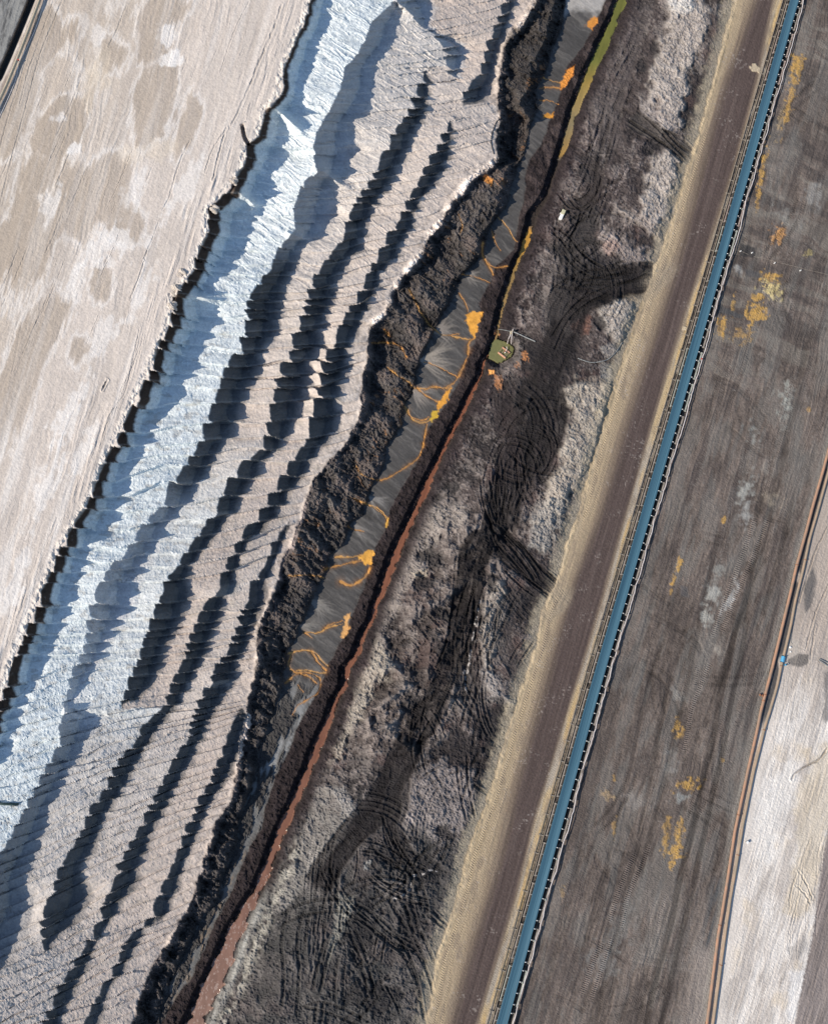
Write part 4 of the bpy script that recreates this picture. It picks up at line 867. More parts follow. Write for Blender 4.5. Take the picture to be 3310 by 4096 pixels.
# ---------------------------------------------------------------- iron-stained water and trickles
rs_ = random.Random(3)
ORG = (.52, .255, .070); YEL = (.58, .34, .055)
def trickle(pts, w=2.4, c=ORG, a=.95, seed=1):
    sl, d, s, L = along(pts, 22)
    d = d + 3.6 * fbm(X[sl] / 11, Y[sl] / 11, seed, 3); w *= 1.3
    ww = w * (.75 + .5 * vnoise(s / 25, 0 * s, seed + 2))
    brk = .55 + .45 * sstep(-.5, .2, vnoise(s / 17, 0 * s, seed + 4)); paint(sl, np.exp(-(d / (ww * 2.6)) ** 2) * .42 * brk, np.array(c) * np.array((.42, .40, .5))); paint(sl, (1 - sstep(.35, 1.35, np.abs(d) / ww)) * a * brk, np.array(c) * (.82 + .18 * rs_.random()))
    Z[sl] -= .10 * (1 - sstep(.6, 1.6, np.abs(d) / ww))
R5 = lambda p: T1(p, 1100, 1000)
R2 = lambda p: T1(p, 1100, 0)
tr = [(R5, [(770,220),(800,280),(830,340),(870,400),(910,450),(960,490),(1000,495),(1100,515),(1140,520)], 3), (R5, [(1000,495),(1060,485)], 3.2), (R5, [(1150,510),(1120,540),(1110,620),(1080,690),(1045,755),(990,800)], 4),
      (R5, [(650,680),(700,720),(770,765),(810,800),(870,800),(930,795),(985,800)], 2.6), (R5, [(820,800),(870,840),(920,870),(945,880)], 2.4), (R5, [(860,810),(920,790),(975,805)], 3.2), (R5, [(755,910),(770,950),(800,985),(850,1000),(900,980),(920,960)], 4), (R5, [(760,920),(790,965),(850,985),(890,965)], 2),
      (R5, [(875,1010),(865,1080),(850,1150),(830,1200),(780,1240),(700,1290),(640,1325),(590,1335)], 3.2), (R5, [(570,1325),(500,1300),(470,1250)], 2.2), (R5, [(560,540),(640,535),(710,550),(740,580),(760,620)], 2.4), (R5, [(630,460),(660,500)], 3), (R5, [(430,1430),(500,1460),(560,1480),(610,1510),(650,1550)], 2),
      (R5, [(1065,250),(1100,310),(1115,360)], 2.4), (R5, [(1200,0),(1210,50),(1260,100),(1350,95)], 2.4), (R2, [(1290,1260),(1340,1310),(1380,1380),(1400,1400)], 1.8), (R2, [(1250,1330),(1270,1400),(1300,1450)], 2.4), (R2, [(1200,1400),(1200,1480),(1240,1550),(1260,1590)], 2.4), (R2, [(1550,450),(1600,470),(1650,480)], 2),
      (R2, [(1530,510),(1590,505),(1640,510)], 2.4), (R2, [(1530,580),(1590,585),(1640,605)], 1.6), (R2, [(1060,1240),(1080,1300),(1070,1350)], 2), (R5, [(860,650),(930,670),(1050,735)], 1.4), (R5, [(1080,140),(1170,160),(1240,190)], 1.4),
      (Z8, [(350,330),(430,330),(500,320)], 4), (Z8, [(290,400),(370,380),(430,365),(510,350)], 4), (Z8, [(550,390),(530,430),(490,470),(430,495),(380,475)], 5), (Z8, [(170,765),(250,770),(300,740),(390,720)], 2.6), (Z8, [(290,740),(330,715),(390,700)], 3), (Z8, [(170,765),(210,800)], 2), (Z8, [(80,890),(150,870),(220,880),(260,920),(300,960)], 4), (Z8, [(210,880),(250,940),(290,985)], 4),
      (Z8, [(90,900),(80,960),(120,1000),(200,1000),(260,1040),(250,1110),(180,1160),(130,1190),(100,1240)], 2.6), (Z8, [(100,990),(180,985),(250,1000),(290,1000)], 3), (Z8, [(60,1060),(120,1010),(190,1020),(240,1060)], 3), (Z8, [(130,1070),(160,1110)], 2), (Z8, [(470,0),(560,40),(620,80),(650,120)], 1.6), (Z8, [(640,150),(655,100)], 3), (Z8, [(420,150),(450,170),(510,180)], 2), (Z8, [(80,440),(200,435),(290,450)], 1.8)]
for i, (f, p, w) in enumerate(tr): trickle(f(p), w, ORG if i % 3 else (.60, .33, .10), .9, i)
for i, (f, p, c) in enumerate([(R5, [(1095,372),(1140,360),(1195,360),(1180,420),(1160,480),(1150,515),(1135,480),(1110,430)], (.70,.36,.075)), (R5, [(990,810),(1015,800),(1000,870),(970,910),(945,930),(930,900),(950,860)], (.72,.36,.07)), (R5, [(918,922),(952,920),(940,960),(905,995),(888,985)], (.60,.42,.06)),
       (Z8, [(490,335),(520,300),(562,285),(568,330),(550,380),(520,372)], (.66,.36,.08)), (Z8, [(415,650),(435,655),(425,740),(405,795),(385,790),(400,700)], (.72,.42,.18)), (Z8, [(648,95),(657,105),(645,160),(638,150)], (.6,.38,.09)), (Z3, [(152,402),(128,490),(90,550),(60,572),(66,520),(105,430)], (.66,.29,.075)), (Z3, [(235,125),(292,105),(295,150),(262,180),(220,160)], (.55,.25,.06)),
       (R2, [(1548,665),(1608,655),(1590,690),(1545,690)], (.56,.27,.05)), (R2, [(1190,1030),(1230,1010),(1255,1050),(1240,1080)], (.50,.24,.08)), (R5, [(1230,690),(1260,690),(1262,715),(1235,720)], (.62,.32,.12))]):
    sl, m, sd = poly_mask(f(p), 3, 11, i + 3, 13); nz = fbm(X[sl] / 14, Y[sl] / 14, i + 8, 3); RC[sl] += ((np.asarray(c, f32) * (1 + .28 * nz)[..., None] * np.array((1, .94, .8), f32) * .9) - RC[sl]) * m[..., None]
    Z[sl] = Z[sl] * (1 - m * .7) + (ZM - .03) * m * .7 if i not in (9, 10) else Z[sl]
for (cx, cy, rx, ry, a) in [(2100,1425,14,20,.7),(1990,1520,18,26,.5),(2000,1545,12,20,.5),(2065,1460,14,12,.4),(1985,1345,9,24,.8)]:
    sl, m = blob(cx, cy, rx, ry, 0, 1.2, int(cx), 7, .4); paint(sl, m * a, (.42, .19, .08))
# water in the channel and the sump
qd = np.abs(X - stX + (3.0 * fbm(X / 12, Y / 12, 151, 3))) - stW * (1.0 + .34 * vnoise(Y / 16, X * 0, 152) + .28 * vnoise(Y / 70, X * 0, 159))
wat = (qd < 0)
dry = (Y > 640) & (Y < 905)
ZW = -6.4
pond_poly = [(1971,1362),(1986,1356),(2007,1362),(2028,1370),(2047,1382),(2056,1396),(2052,1415),(2044,1428),(2024,1439),(2004,1450),(1990,1452),(1969,1443),(1953,1431),(1957,1402),(1960,1384)]
sl, pm, sd = poly_mask(pond_poly, 3, 3, 9, 10)
pr = np.clip(1 - sstep(0, 26, -sd), 0, 1)
Z[sl] = Z[sl] * (1 - pr) + (ZW - .5) * pr
pond_m = np.zeros(X.shape, bool); pond_m[sl] = pm > .5
Z = np.where(wat & ~dry, ZW + .0, Z)
Z = np.where(pond_m, ZW, Z)
ct = np.array([(0, .13, .135, .03), (250, .15, .15, .035), (330, .27, .19, .05), (430, .30, .22, .09), (500, .22, .18, .10), (620, .34, .21, .06), (640, .09, .08, .07), (900, .10, .09, .08), (925, .50, .26, .05), (1000, .42, .24, .05), (1100, .24, .16, .06), (1350, .26, .17, .07), (1449, .19, .075, .040), (1560, .20, .076, .040), (2600, .20, .086, .050), (3400, .19, .092, .060), (3700, .215, .122, .09), (4096, .24, .15, .115)])
for q in range(3):
    cc = np.interp(AY, ct[:, 0], ct[:, q + 1]).astype(f32)[:, None] * (1 + .22 * fbm(X / 20, Y / 60, 153, 4) + .12 * fbm(UA / 60, UB / 4, 158, 2))
    RC[..., q] = np.where(wat & ~dry, cc, RC[..., q])
sill = (qd > 0) & (qd < 3.5) & (Y > 1440)
RC = np.where((sill & (fbm(X / 9, Y / 9, 160, 2) > -.05))[..., None], RC * .4 + np.array((.075, .045, .034), f32), RC)
foam = wat & (Y > 3480) & (fbm(UA / 14, UB / 5, 154, 3) > .38)
RC = np.where(foam[..., None], np.array((.34, .25, .21), f32), RC)
pc = np.array((.165, .165, .070), f32) * (1 + .10 * fbm(X / 8, Y / 8, 155, 2))[..., None]
RC = np.where(pond_m[..., None], pc, RC)
# grey silt and pale salt beside the lower channel
lowr = np.exp(-((X - stX - stW - 22) / 22) ** 2) * sstep(3500, 3700, Y)
mixc(np.clip(lowr * .85 * (.7 + .5 * fbm(UA / 40, UB / 10, 156, 3)), 0, 1) * (~wat), (.36, .36, .34))
lowr2 = np.exp(-((X - stX - stW - 70) / 26) ** 2) * sstep(3300, 3450, Y) * sstep(-.3, .3, g3)
mixc(lowr2 * .7, (.40, .38, .33))

# ---------------------------------------------------------------- dark gully cut back into the edge
gp = [(967,492),(972,520),(978,548),(992,575)]
sl, d, s, L = along(gp, 40)
gm = (1 - sstep(6, 9, np.abs(d) * (1 + 0 * s))) * sstep(0, 4, s)
Z[sl] -= 2.2 * gm * sstep(-2, 30, s)
Z -= 0
np.clip(RC, .006, .9, out=RC)

# region numbers for the separate ground objects
REG[(X > stX + stW + 25)] = 6
REG[m_road > .5] = 7
REG[X > beltX - 48] = 8
REG[X > beltX + 43] = 9
REG[X > pAX] = 10
REG[wat & ~dry] = 5
REG[pond_m] = 11
print('ground', round(time.time() - T0, 1))

fg = vnoise(X / 4.2, Y / 4.2, 191) + .7 * vnoise(X / 7.5, Y / 7.5, 192)
fgw = np.where((REG == 5) | (REG == 11), 0, np.select([REG == 0, REG == 1, REG == 2, REG == 3, REG == 4, REG == 6, REG == 7, REG == 8, REG == 9, REG == 10], [.014, .018, .08, .010, .055, .055, .016, .05, .030, .020], 0)).astype(f32)
Z += fg * fgw
RC *= (1 + np.clip(fgw * 2.2, 0, .16) * fg)[..., None]
# ---------------------------------------------------------------- ground meshes
def ground_z(x, y):
    i = int(np.clip(np.searchsorted(AX, x), 0, NX - 1)); j = int(np.clip(np.searchsorted(AY, y), 0, NY - 1))
    return float(Z[j, i])
np.clip(Z, -12.0, 19.0, out=Z)
WX, WY, WZ = place(X, Y, Z.astype(np.float64))
# beyond the margin the sheet runs on, level, to the horizon
ring = [60, 160, 400, 1000, 3000]
def grow(a, ax, sign):
    pass
XX = np.pad(WX, 5, mode='edge'); YY = np.pad(WY, 5, mode='edge'); ZZ = np.pad(WZ, 5, mode='edge')
CC = np.pad(RC, ((5, 5), (5, 5), (0, 0)), mode='edge'); RR = np.pad(REG, 5, mode='edge')
for k in range(5):
    r = ring[k]
    XX[:, 4 - k] -= r; XX[:, -(5 - k)] += r
    YY[4 - k, :] += r; YY[-(5 - k), :] -= r
MY, MX = XX.shape
RR[RR == 11] = 5

def earth(name, rough=.95, fine=7.0, amt=.22, bump=.35, spec=.12, dist=.06):
    m = bpy.data.materials.new(name); m.use_nodes = True
    n = m.node_tree.nodes; l = m.node_tree.links; b = n['Principled BSDF']
    at = n.new('ShaderNodeAttribute'); at.attribute_name = 'soil'
    tc = n.new('ShaderNodeTexCoord')
    no = n.new('ShaderNodeTexNoise'); no.inputs['Scale'].default_value = fine; no.inputs['Detail'].default_value = 6; no.inputs['Roughness'].default_value = .7
    l.new(tc.outputs['Object'], no.inputs['Vector'])
    mr = n.new('ShaderNodeMapRange'); mr.inputs[1].default_value = .3; mr.inputs[2].default_value = .7; mr.inputs[3].default_value = 1 - amt; mr.inputs[4].default_value = 1 + amt
    l.new(no.outputs[0], mr.inputs[0])
    mx = n.new('ShaderNodeMix'); mx.data_type = 'RGBA'; mx.blend_type = 'MULTIPLY'; mx.inputs[0].default_value = 1
    l.new(at.outputs['Color'], mx.inputs[6]); l.new(mr.outputs[0], mx.inputs[7]); l.new(mx.outputs[2], b.inputs['Base Color'])
    bp = n.new('ShaderNodeBump'); bp.inputs['Strength'].default_value = bump; bp.inputs['Distance'].default_value = dist
    l.new(no.outputs[0], bp.inputs['Height']); l.new(bp.outputs[0], b.inputs['Normal'])
    b.inputs['Roughness'].default_value = rough; b.inputs['Specular IOR Level'].default_value = spec
    return m
M_SOIL = earth('soil', .95, 2.6, .16, .35, .1, .10); M_COALM = earth('coal', .8, 2.2, .42, .7, .25, .16); M_MUDM = earth('mud', .7, 1.6, .16, .15, .25, .06); M_ROADM = earth('road_dirt', .95, 2.8, .20, .25, .1, .05)
M_RUBM = earth('rubble', .95, 2.0, .26, .7, .12, .15); M_WATER = earth('muddy_water', .12, 2, .06, .02, .4, .02)
names = {0: ('plateau', M_SOIL), 1: ('spoil_terrace', M_SOIL), 2: ('coal_bank', M_COALM), 3: ('mud_flat', M_MUDM), 4: ('earth_bank', M_RUBM), 5: ('water', M_WATER), 6: ('rubble_ground', M_RUBM), 7: ('haul_road', M_ROADM),
         8: ('conveyor_ground', M_RUBM), 9: ('dirt_plain', M_ROADM), 10: ('sand_ground', M_SOIL)}
vid = np.arange(MY * MX, dtype=np.int32).reshape(MY, MX)
q0 = vid[:-1, :-1].ravel(); q1 = vid[1:, :-1].ravel(); q2 = vid[1:, 1:].ravel(); q3 = vid[:-1, 1:].ravel()
freg = RR[:-1, :-1].ravel()
flat = np.stack([XX.ravel(), YY.ravel(), ZZ.ravel()], 1).astype(f32); colf = np.concatenate([CC.reshape(-1, 3), np.ones((MY * MX, 1), f32)], 1)
for rid, (nm, mat) in names.items():
    sel = freg == rid
    if not sel.any(): continue
    f = np.stack([q0[sel], q1[sel], q2[sel], q3[sel]], 1)
    used = np.zeros(MY * MX, bool); used[f.ravel()] = True
    remap = np.cumsum(used) - 1
    f = remap[f].astype(np.int32)
    vv = flat[used]; nf = len(f)
    me = bpy.data.meshes.new(nm)
    me.vertices.add(len(vv)); me.vertices.foreach_set('co', vv.ravel())
    me.loops.add(nf * 4); me.loops.foreach_set('vertex_index', f.ravel())
    me.polygons.add(nf); me.polygons.foreach_set('loop_start', np.arange(0, nf * 4, 4, dtype=np.int32))
    try: me.polygons.foreach_set('loop_total', np.full(nf, 4, np.int32))
    except Exception: pass
    me.update(calc_edges=True)
    at = me.color_attributes.new('soil', 'FLOAT_COLOR', 'POINT')
    at.data.foreach_set('color', colf[used].ravel())
    sm = rid in (5,)
    me.polygons.foreach_set('use_smooth', np.full(nf, sm))
    me.materials.append(mat)
    ob = bpy.data.objects.new(nm, me); COL.objects.link(ob); ob['kind'] = 'structure'
print('meshes', round(time.time() - T0, 1))
# ================================================================ THINGS
def hexm(name, col, rough=.6, metal=0.0, noise=0.0, scale=3.0, dark=None, streak=False, spec=.3):
    m = bpy.data.materials.new(name); m.use_nodes = True
    n = m.node_tree.nodes; l = m.node_tree.links; b = n['Principled BSDF']
    b.inputs['Roughness'].default_value = rough; b.inputs['Metallic'].default_value = metal; b.inputs['Specular IOR Level'].default_value = spec
    tc = n.new('ShaderNodeTexCoord'); no = n.new('ShaderNodeTexNoise'); no.inputs['Scale'].default_value = scale; no.inputs['Detail'].default_value = 5
    l.new(tc.outputs['UV' if streak else 'Object'], no.inputs['Vector'])
    cr = n.new('ShaderNodeMix'); cr.data_type = 'RGBA'
    cr.inputs[6].default_value = (*col, 1); d = dark or tuple(c * (1 - noise) for c in col); cr.inputs[7].default_value = (*d, 1)
    mr = n.new('ShaderNodeMapRange'); mr.inputs[1].default_value = .38; mr.inputs[2].default_value = .66
    l.new(no.outputs[0], mr.inputs[0]); l.new(mr.outputs[0], cr.inputs[0]); l.new(cr.outputs[2], b.inputs['Base Color'])
    return m
MT = dict(pale=hexm('weathered_steel', (.33, .29, .25), .7, 0, .4, 1.5), pink=hexm('rusty_pale_steel', (.38, .30, .26), .75, 0, .4, 2.5), green=hexm('galvanised_steel', (.38, .39, .34), .6, 0, .3, 2.5),
          white=hexm('white_plastic', (.80, .80, .78), .5, 0, .1), rail=hexm('rail_steel', (.33, .275, .21), .6, 0, .35, 1.5), sleeper=hexm('concrete', (.27, .24, .20), .9, 0, .45, 3),
          rust=hexm('rusty_pipe', (.36, .205, .135), .8, 0, .3, .8, (.27, .185, .135)), tan=hexm('dusty_pipe', (.34, .245, .175), .85, 0, .3, .6, (.26, .215, .165)), flange=hexm('flange_rust', (.30, .13, .07), .8, 0, .3),
          blue=hexm('blue_paint', (.09, .34, .56), .45, 0, .12), black=hexm('black_rubber', (.02, .02, .022), .5, 0, .2), grey=hexm('grey_pipe', (.22, .23, .23), .4, 0, .25), cable=hexm('cable_sheath', (.74, .68, .66), .6, 0, .18, 4),
          wood=hexm('raw_wood', (.50, .42, .22), .85, 0, .3), float=hexm('rusty_float', (.56, .31, .20), .7, 0, .25, 4), cream=hexm('dusty_cover', (.58, .56, .38), .7, 0, .3, 5), beige=hexm('beige_pipe', (.46, .40, .30), .8, 0, .2, 2),
          steel=hexm('bare_steel', (.33, .34, .33), .5, .3, .2), red=hexm('red_paint', (.60, .07, .04), .5, 0, .1), stone=hexm('clay_lump', (.55, .49, .43), .95, 0, .35, 2.2), dgreen=hexm('dark_pipe', (.05, .08, .075), .5, 0, .2))
def mesh_from(bm, name, mat, parent=None, smooth=False):
    me = bpy.data.meshes.new(name); bm.normal_update(); bm.to_mesh(me); bm.free()
    if smooth:
        me.polygons.foreach_set('use_smooth', [True] * len(me.polygons))
    me.materials.append(mat)
    o = bpy.data.objects.new(name, me); COL.objects.link(o)
    if parent: o.parent = parent
    return o
def tag(o, label, cat, group=None):
    o['label'] = label; o['category'] = cat
    if group: o['group'] = group
    return o
def thing(name, label, cat, loc, rz=0.0, group=None):
    o = bpy.data.objects.new(name, None); COL.objects.link(o); o.location = loc; o.rotation_euler = (0, 0, rz); o.empty_display_size = .3
    return tag(o, label, cat, group)
def add_tube(bm, pts, r, seg=10, cap=True):
    pts = [Vector(p) for p in pts]; rings = []
    for i, p in enumerate(pts):
        a = pts[max(i - 1, 0)]; b = pts[min(i + 1, len(pts) - 1)]; t = (b - a).normalized()
        u = t.cross(Vector((0, 0, 1)));  u = u.normalized() if u.length > 1e-4 else Vector((1, 0, 0))
        v = u.cross(t)
        rings.append([bm.verts.new(p + (u * math.cos(2 * math.pi * k / seg) + v * math.sin(2 * math.pi * k / seg)) * r) for k in range(seg)])
    for a, b in zip(rings, rings[1:]):
        for k in range(seg): bm.faces.new((a[k], a[(k + 1) % seg], b[(k + 1) % seg], b[k]))
    if cap: bm.faces.new(rings[0][::-1]); bm.faces.new(rings[-1])
def add_box(bm, c, s, rz=0.0, bevel=0.0):
    g = bmesh.ops.create_cube(bm, size=1.0, matrix=Matrix.Translation(c) @ Matrix.Rotation(rz, 4, 'Z') @ Matrix.Diagonal((*s, 1)))
    if bevel:
        es = list({e for v in g['verts'] for e in v.link_edges}); bmesh.ops.bevel(bm, geom=es, offset=bevel, segments=2, affect='EDGES')
def add_beam(bm, a, b, w, h):
    a, b = Vector(a), Vector(b); d = (b - a); t = d.normalized(); u = Vector((t.y, -t.x, 0)).normalized() * w / 2; v = Vector((0, 0, h / 2))
    q = [bm.verts.new(p + s * u + z * v) for p in (a, b) for s, z in ((-1, -1), (1, -1), (1, 1), (-1, 1))]
    for f in ((0, 1, 2, 3), (7, 6, 5, 4), (0, 4, 5, 1), (1, 5, 6, 2), (2, 6, 7, 3), (3, 7, 4, 0)): bm.faces.new([q[i] for i in f])
def gz(x, y): return ground_z(x, y)
def G(x, y, up=0.0): return P(x, y, gz(x, y) + up)
def laid(pts, up, n=8):
    """points lying on the ground along a smoothed photo-space path"""
    return [P(a, b, gz(a, b) + up) for a, b in curve(pts, n)]
# ---------------- conveyor
ax_y = np.linspace(-420, 4560, 500)
axw = np.array([P(float(belt_c(y)), float(y), 0.75)[:] for y in ax_y])
sm_ = np.copy(axw)
for _ in range(60): sm_[1:-1] = (sm_[:-2] + 2 * sm_[1:-1] + sm_[2:]) / 4
axw = sm_
acc = np.concatenate([[0], np.cumsum(np.linalg.norm(np.diff(axw[:, :2], axis=0), axis=1))])
def axis_at(s):
    x = np.interp(s, acc, axw[:, 0]); y = np.interp(s, acc, axw[:, 1]); x2 = np.interp(s + .5, acc, axw[:, 0]); y2 = np.interp(s + .5, acc, axw[:, 1])
    return Vector((x, y, 0)), Vector((x2 - x, y2 - y, 0)).normalized()
def off(s, d, z):
    p, t = axis_at(s); n = Vector((-t.y, t.x, 0)); return p + n * d + Vector((0, 0, z))      # n points to the plain side
SL = acc[-1]
bm = bmesh.new(); uv = bm.loops.layers.uv.new('UVMap')
prof = [(-1.03, .93), (-.96, .94), (-.60, .80), (-.30, .735), (0, .72), (.30, .735), (.60, .80), (.96, .94), (1.03, .93)]
rows = []; ss_ = np.arange(1.0, SL - 1, 1.0)
for s in ss_:
    rows.append([bm.verts.new(off(s, d, z + .012 * math.sin(s * 2.9) * (1 if abs(d) < .9 else .3))) for d, z in prof])
for i in range(len(rows) - 1):
    for k in range(len(prof) - 1):
        f = bm.faces.new((rows[i][k], rows[i][k + 1], rows[i + 1][k + 1], rows[i + 1][k])); f.smooth = True
        for lp, (si, pk) in zip(f.loops, ((ss_[i], k), (ss_[i], k + 1), (ss_[i + 1], k + 1), (ss_[i + 1], k))): lp[uv].uv = (prof[pk][0] * 11.0, si * .035)
bm.faces.ensure_lookup_table(); bm.normal_update()
if bm.faces[0].normal.z < 0: bmesh.ops.reverse_faces(bm, faces=bm.faces[:])
r_ = bmesh.ops.extrude_face_region(bm, geom=bm.faces[:])
bmesh.ops.translate(bm, verts=[e for e in r_['geom'] if isinstance(e, bmesh.types.BMVert)], vec=(0, 0, .03))
M_BELT = hexm('blue_belt', (.072, .160, .215), .34, 0, 0, 1.0, (.030, .080, .120), True, .5)
b = mesh_from(bm, 'conveyor_belt', M_BELT); b.data.polygons.foreach_set('use_smooth', [True] * len(b.data.polygons))
tag(b, 'long blue conveyor belt running beside the haul road', 'conveyor belt')
PER = 7.9
nfr = int((SL - 20) / PER)
def build_frame(mk):
    """one frame, y along the belt, x towards the plain"""
    root = thing('conveyor_section', 'steel conveyor section with white roller ends under the blue belt', 'conveyor frame', (0, 0, 0), 0, 'frame sections carrying the blue belt')
    for x, w in ((-1.44, .15), (1.93, .27)):
        bm = bmesh.new(); add_beam(bm, (x, 0, .62), (x, 6.7, .62), w, .22); add_beam(bm, (x, .05, .66), (x, .22, .66), w + .18, .2); add_beam(bm, (x, 6.5, .66), (x, 6.66, .66), w + .18, .2); mesh_from(bm, 'side_beam', mk, root)
    for k in range(4):
        y = .25 + 2.1 * k
        bm = bmesh.new(); add_tube(bm, [(-1.36, y, .86), (-1.05, y, .84), (-.42, y, .655), (.42, y, .655), (1.05, y, .84), (1.18, y, .87)], .055, 8)
        ro = mesh_from(bm, 'roller', MT['steel'], root, True)
        bm = bmesh.new(); add_tube(bm, [(1.12, y, .87), (1.38, y, .93)], .07, 8); mesh_from(bm, 'roller_cap', MT['white'], ro, True)
        bm = bmesh.new(); add_box(bm, (-1.28, y, .84), (.16, .14, .14)); mesh_from(bm, 'roller_bracket', MT['pale'], ro)
        bm = bmesh.new(); add_beam(bm, (-1.5, y, .46), (2.0, y, .46), .10, .10); mesh_from(bm, 'cross_beam', MT['steel'], root)
        if k in (0, 3):
            for x in (-1.44, 1.93):
                bm = bmesh.new(); add_box(bm, (x, y, .255), (.12, .12, .51)); mesh_from(bm, 'leg', MT['steel'], root)
    bm = bmesh.new(); add_box(bm, (1.72, 4.4, .80), (.30, .36, .18), 0, .03); mesh_from(bm, 'junction_box', MT['green'], root)
    return root
protos = [build_frame(MT['pale']), build_frame(MT['pink']), build_frame(MT['green'])]
def copy_tree(o, parent=None):
    c = o.copy(); COL.objects.link(c)
    if parent: c.parent = parent
    for ch in list(o.children): copy_tree(ch, c)
    return c
first = [True, True, True]; rs = random.Random(4)
for i in range(nfr):
    s = 10 + i * PER + .6
    p, t = axis_at(s)
    if not (-128 < p.y < 178): continue
    q = rs.choice([0, 0, 0, 1, 2])
    if first[q]: fr = protos[q]; first[q] = False
    else: fr = copy_tree(protos[q])
    p2, _ = axis_at(s + 6.7); d = (p2 - p).normalized()
    fr.location = p; fr.rotation_euler = (0, 0, math.atan2(-d.x, d.y) if True else 0)
    # local +y points down the belt; local +x must face the plain (right)
    n = Vector((-d.y, d.x, 0)); fr.rotation_euler = (0, 0, math.atan2(d.y, d.x) - math.pi / 2)
    xdir = Vector((math.cos(fr.rotation_euler.z), math.sin(fr.rotation_euler.z), 0))
    if xdir.x < 0:                      # turn the section round so that its caps face the plain
        fr.rotation_euler.z += math.pi; fr.location = p2
for q in range(3):
    if first[q]:
        for ch in list(protos[q].children_recursive): bpy.data.objects.remove(ch)
        bpy.data.objects.remove(protos[q])
def run_strip(d, z, w, h, jit=0.0, seed=0, step=2.0, s0=4, s1=None):
    bm = bmesh.new(); rr = random.Random(seed); prev = None
    for s in np.arange(s0, s1 or SL - 4, step):
        c = off(s, d + jit * (rr.random() - .5), z); _, t = axis_at(s); n = Vector((-t.y, t.x, 0))
        v = [bm.verts.new(c + n * a * w / 2 + Vector((0, 0, b_ * h / 2))) for a, b_ in ((-1, -1), (1, -1), (1, 1), (-1, 1))]
        if prev:
            for k in range(4): bm.faces.new((prev[k], prev[(k + 1) % 4], v[(k + 1) % 4], v[k]))
        else: bm.faces.new(v[::-1])
        prev = v
    bm.faces.new(prev); bmesh.ops.recalc_face_normals(bm, faces=bm.faces[:]); return bm
tag(mesh_from(run_strip(-2.62, .22, .11, .12, .03, 1), 'rail', MT['rail']), 'rusty steel rail along the sandy edge of the haul road', 'rail')
tag(mesh_from(run_strip(-1.80, .22, .11, .12, .03, 2), 'rail', MT['rail']), 'rusty steel rail between the sleepers and the blue belt frames', 'rail')
bm = bmesh.new(); add_box(bm, (0, 0, 0), (1.25, .26, .16), 0, .03); add_box(bm, (-.41, 0, .085), (.2, .3, .06)); add_box(bm, (.41, 0, .085), (.2, .3, .06))
slp = mesh_from(bm, 'sleeper', MT['sleeper']); tag(slp, 'pale weathered sleeper under the two rails beside the belt', 'sleeper', 'sleepers under the rails beside the belt'); k = 0
for s in np.arange(6, SL - 6, 3.75):
    c = off(s + rs.uniform(-.3, .3), -2.21 + rs.uniform(-.06, .06), .08); _, t = axis_at(s)
    if not (-128 < c.y < 178): continue
    o = slp if k == 0 else slp.copy()
    if k: COL.objects.link(o)
    o.location = c; o.rotation_euler = (0, 0, math.atan2(t.y, t.x) + math.pi / 2 + rs.uniform(-.05, .05)); k += 1
# pale clamps that tie the sleepers to the frames are part of the ground clutter; the cable lies on the plain side
pts = []; pts2 = []; w0 = 0
for s in np.arange(5, SL - 5, .8):
    w0 = w0 * .86 + rs.uniform(-.12, .12); w0 = max(-.26, min(.26, w0)); pts.append(off(s, 2.22 + w0, .70 + .05 * math.sin(s))); pts2.append(off(s, 2.40 + w0 * .8, .62))
bm = bmesh.new(); add_tube(bm, pts, .075, 8); tag(mesh_from(bm, 'power_cable', MT['cable'], None, True), 'white wavy power cable lying along the plain side of the blue belt', 'cable')
bm = bmesh.new(); add_tube(bm, pts2, .05, 6); tag(mesh_from(bm, 'power_cable', MT['pink'], None, True), 'thin dull pink cable running just outside the white wavy cable', 'cable')
# ---------------- the two rusty pipelines on the right
def pipe_path(f, y0, y1, z, n=90): return [P(float(f(y)), float(y), z) for y in np.linspace(y0, y1, n)]
def pipe_at(f, y, z): return P(float(f(y)), float(y), z), (P(float(f(y + 6)), float(y + 6), z) - P(float(f(y - 6)), float(y - 6), z)).normalized()
def ring(f, y, r, L, z, mat, name, parent):
    p, t = pipe_at(f, y, z); bm = bmesh.new(); add_tube(bm, [p - t * L / 2, p + t * L / 2], r, 16); o = mesh_from(bm, name, mat, None, False); o.parent = parent; o.matrix_parent_inverse = parent.matrix_world.inverted(); return o
def pipeline(f, label, mat, r, z):
    bm = bmesh.new(); add_tube(bm, pipe_path(f, 300, 4700, z, 200), r, 14); o = mesh_from(bm, 'pipeline', mat, None, True); return tag(o, label, 'pipeline')
pa = pipeline(pipeA, 'rusty orange pipeline with a valve, nearer the dark plain', MT['rust'], .29, .30)
pb = pipeline(pipeB, 'dusty tan pipeline with a blue cover, nearer the pale sand', MT['tan'], .25, .26)
for y in (2779, 2803, 2260, 3260, 3700): ring(pipeA, y, .37, .10, .30, MT['flange'], 'flange', pa)
for y in (2664, 2240, 2920, 3420, 3860): ring(pipeB, y, .33, .10, .26, MT['flange'], 'flange', pb)
p, t = pipe_at(pipeA, 2786, .3); n = Vector((-t.y, t.x, 0)); n = -n if n.x > 0 else n
bm = bmesh.new(); add_tube(bm, [p, p + n * .5], .14, 10); add_tube(bm, [p + n * .5, p + n * .56], .26, 14); add_tube(bm, [p + n * .56, p + n * .95], .05, 8); add_box(bm, p + n * 1.0, (.12, .42, .42)); mesh_from(bm, 'valve', MT['flange'], pa)
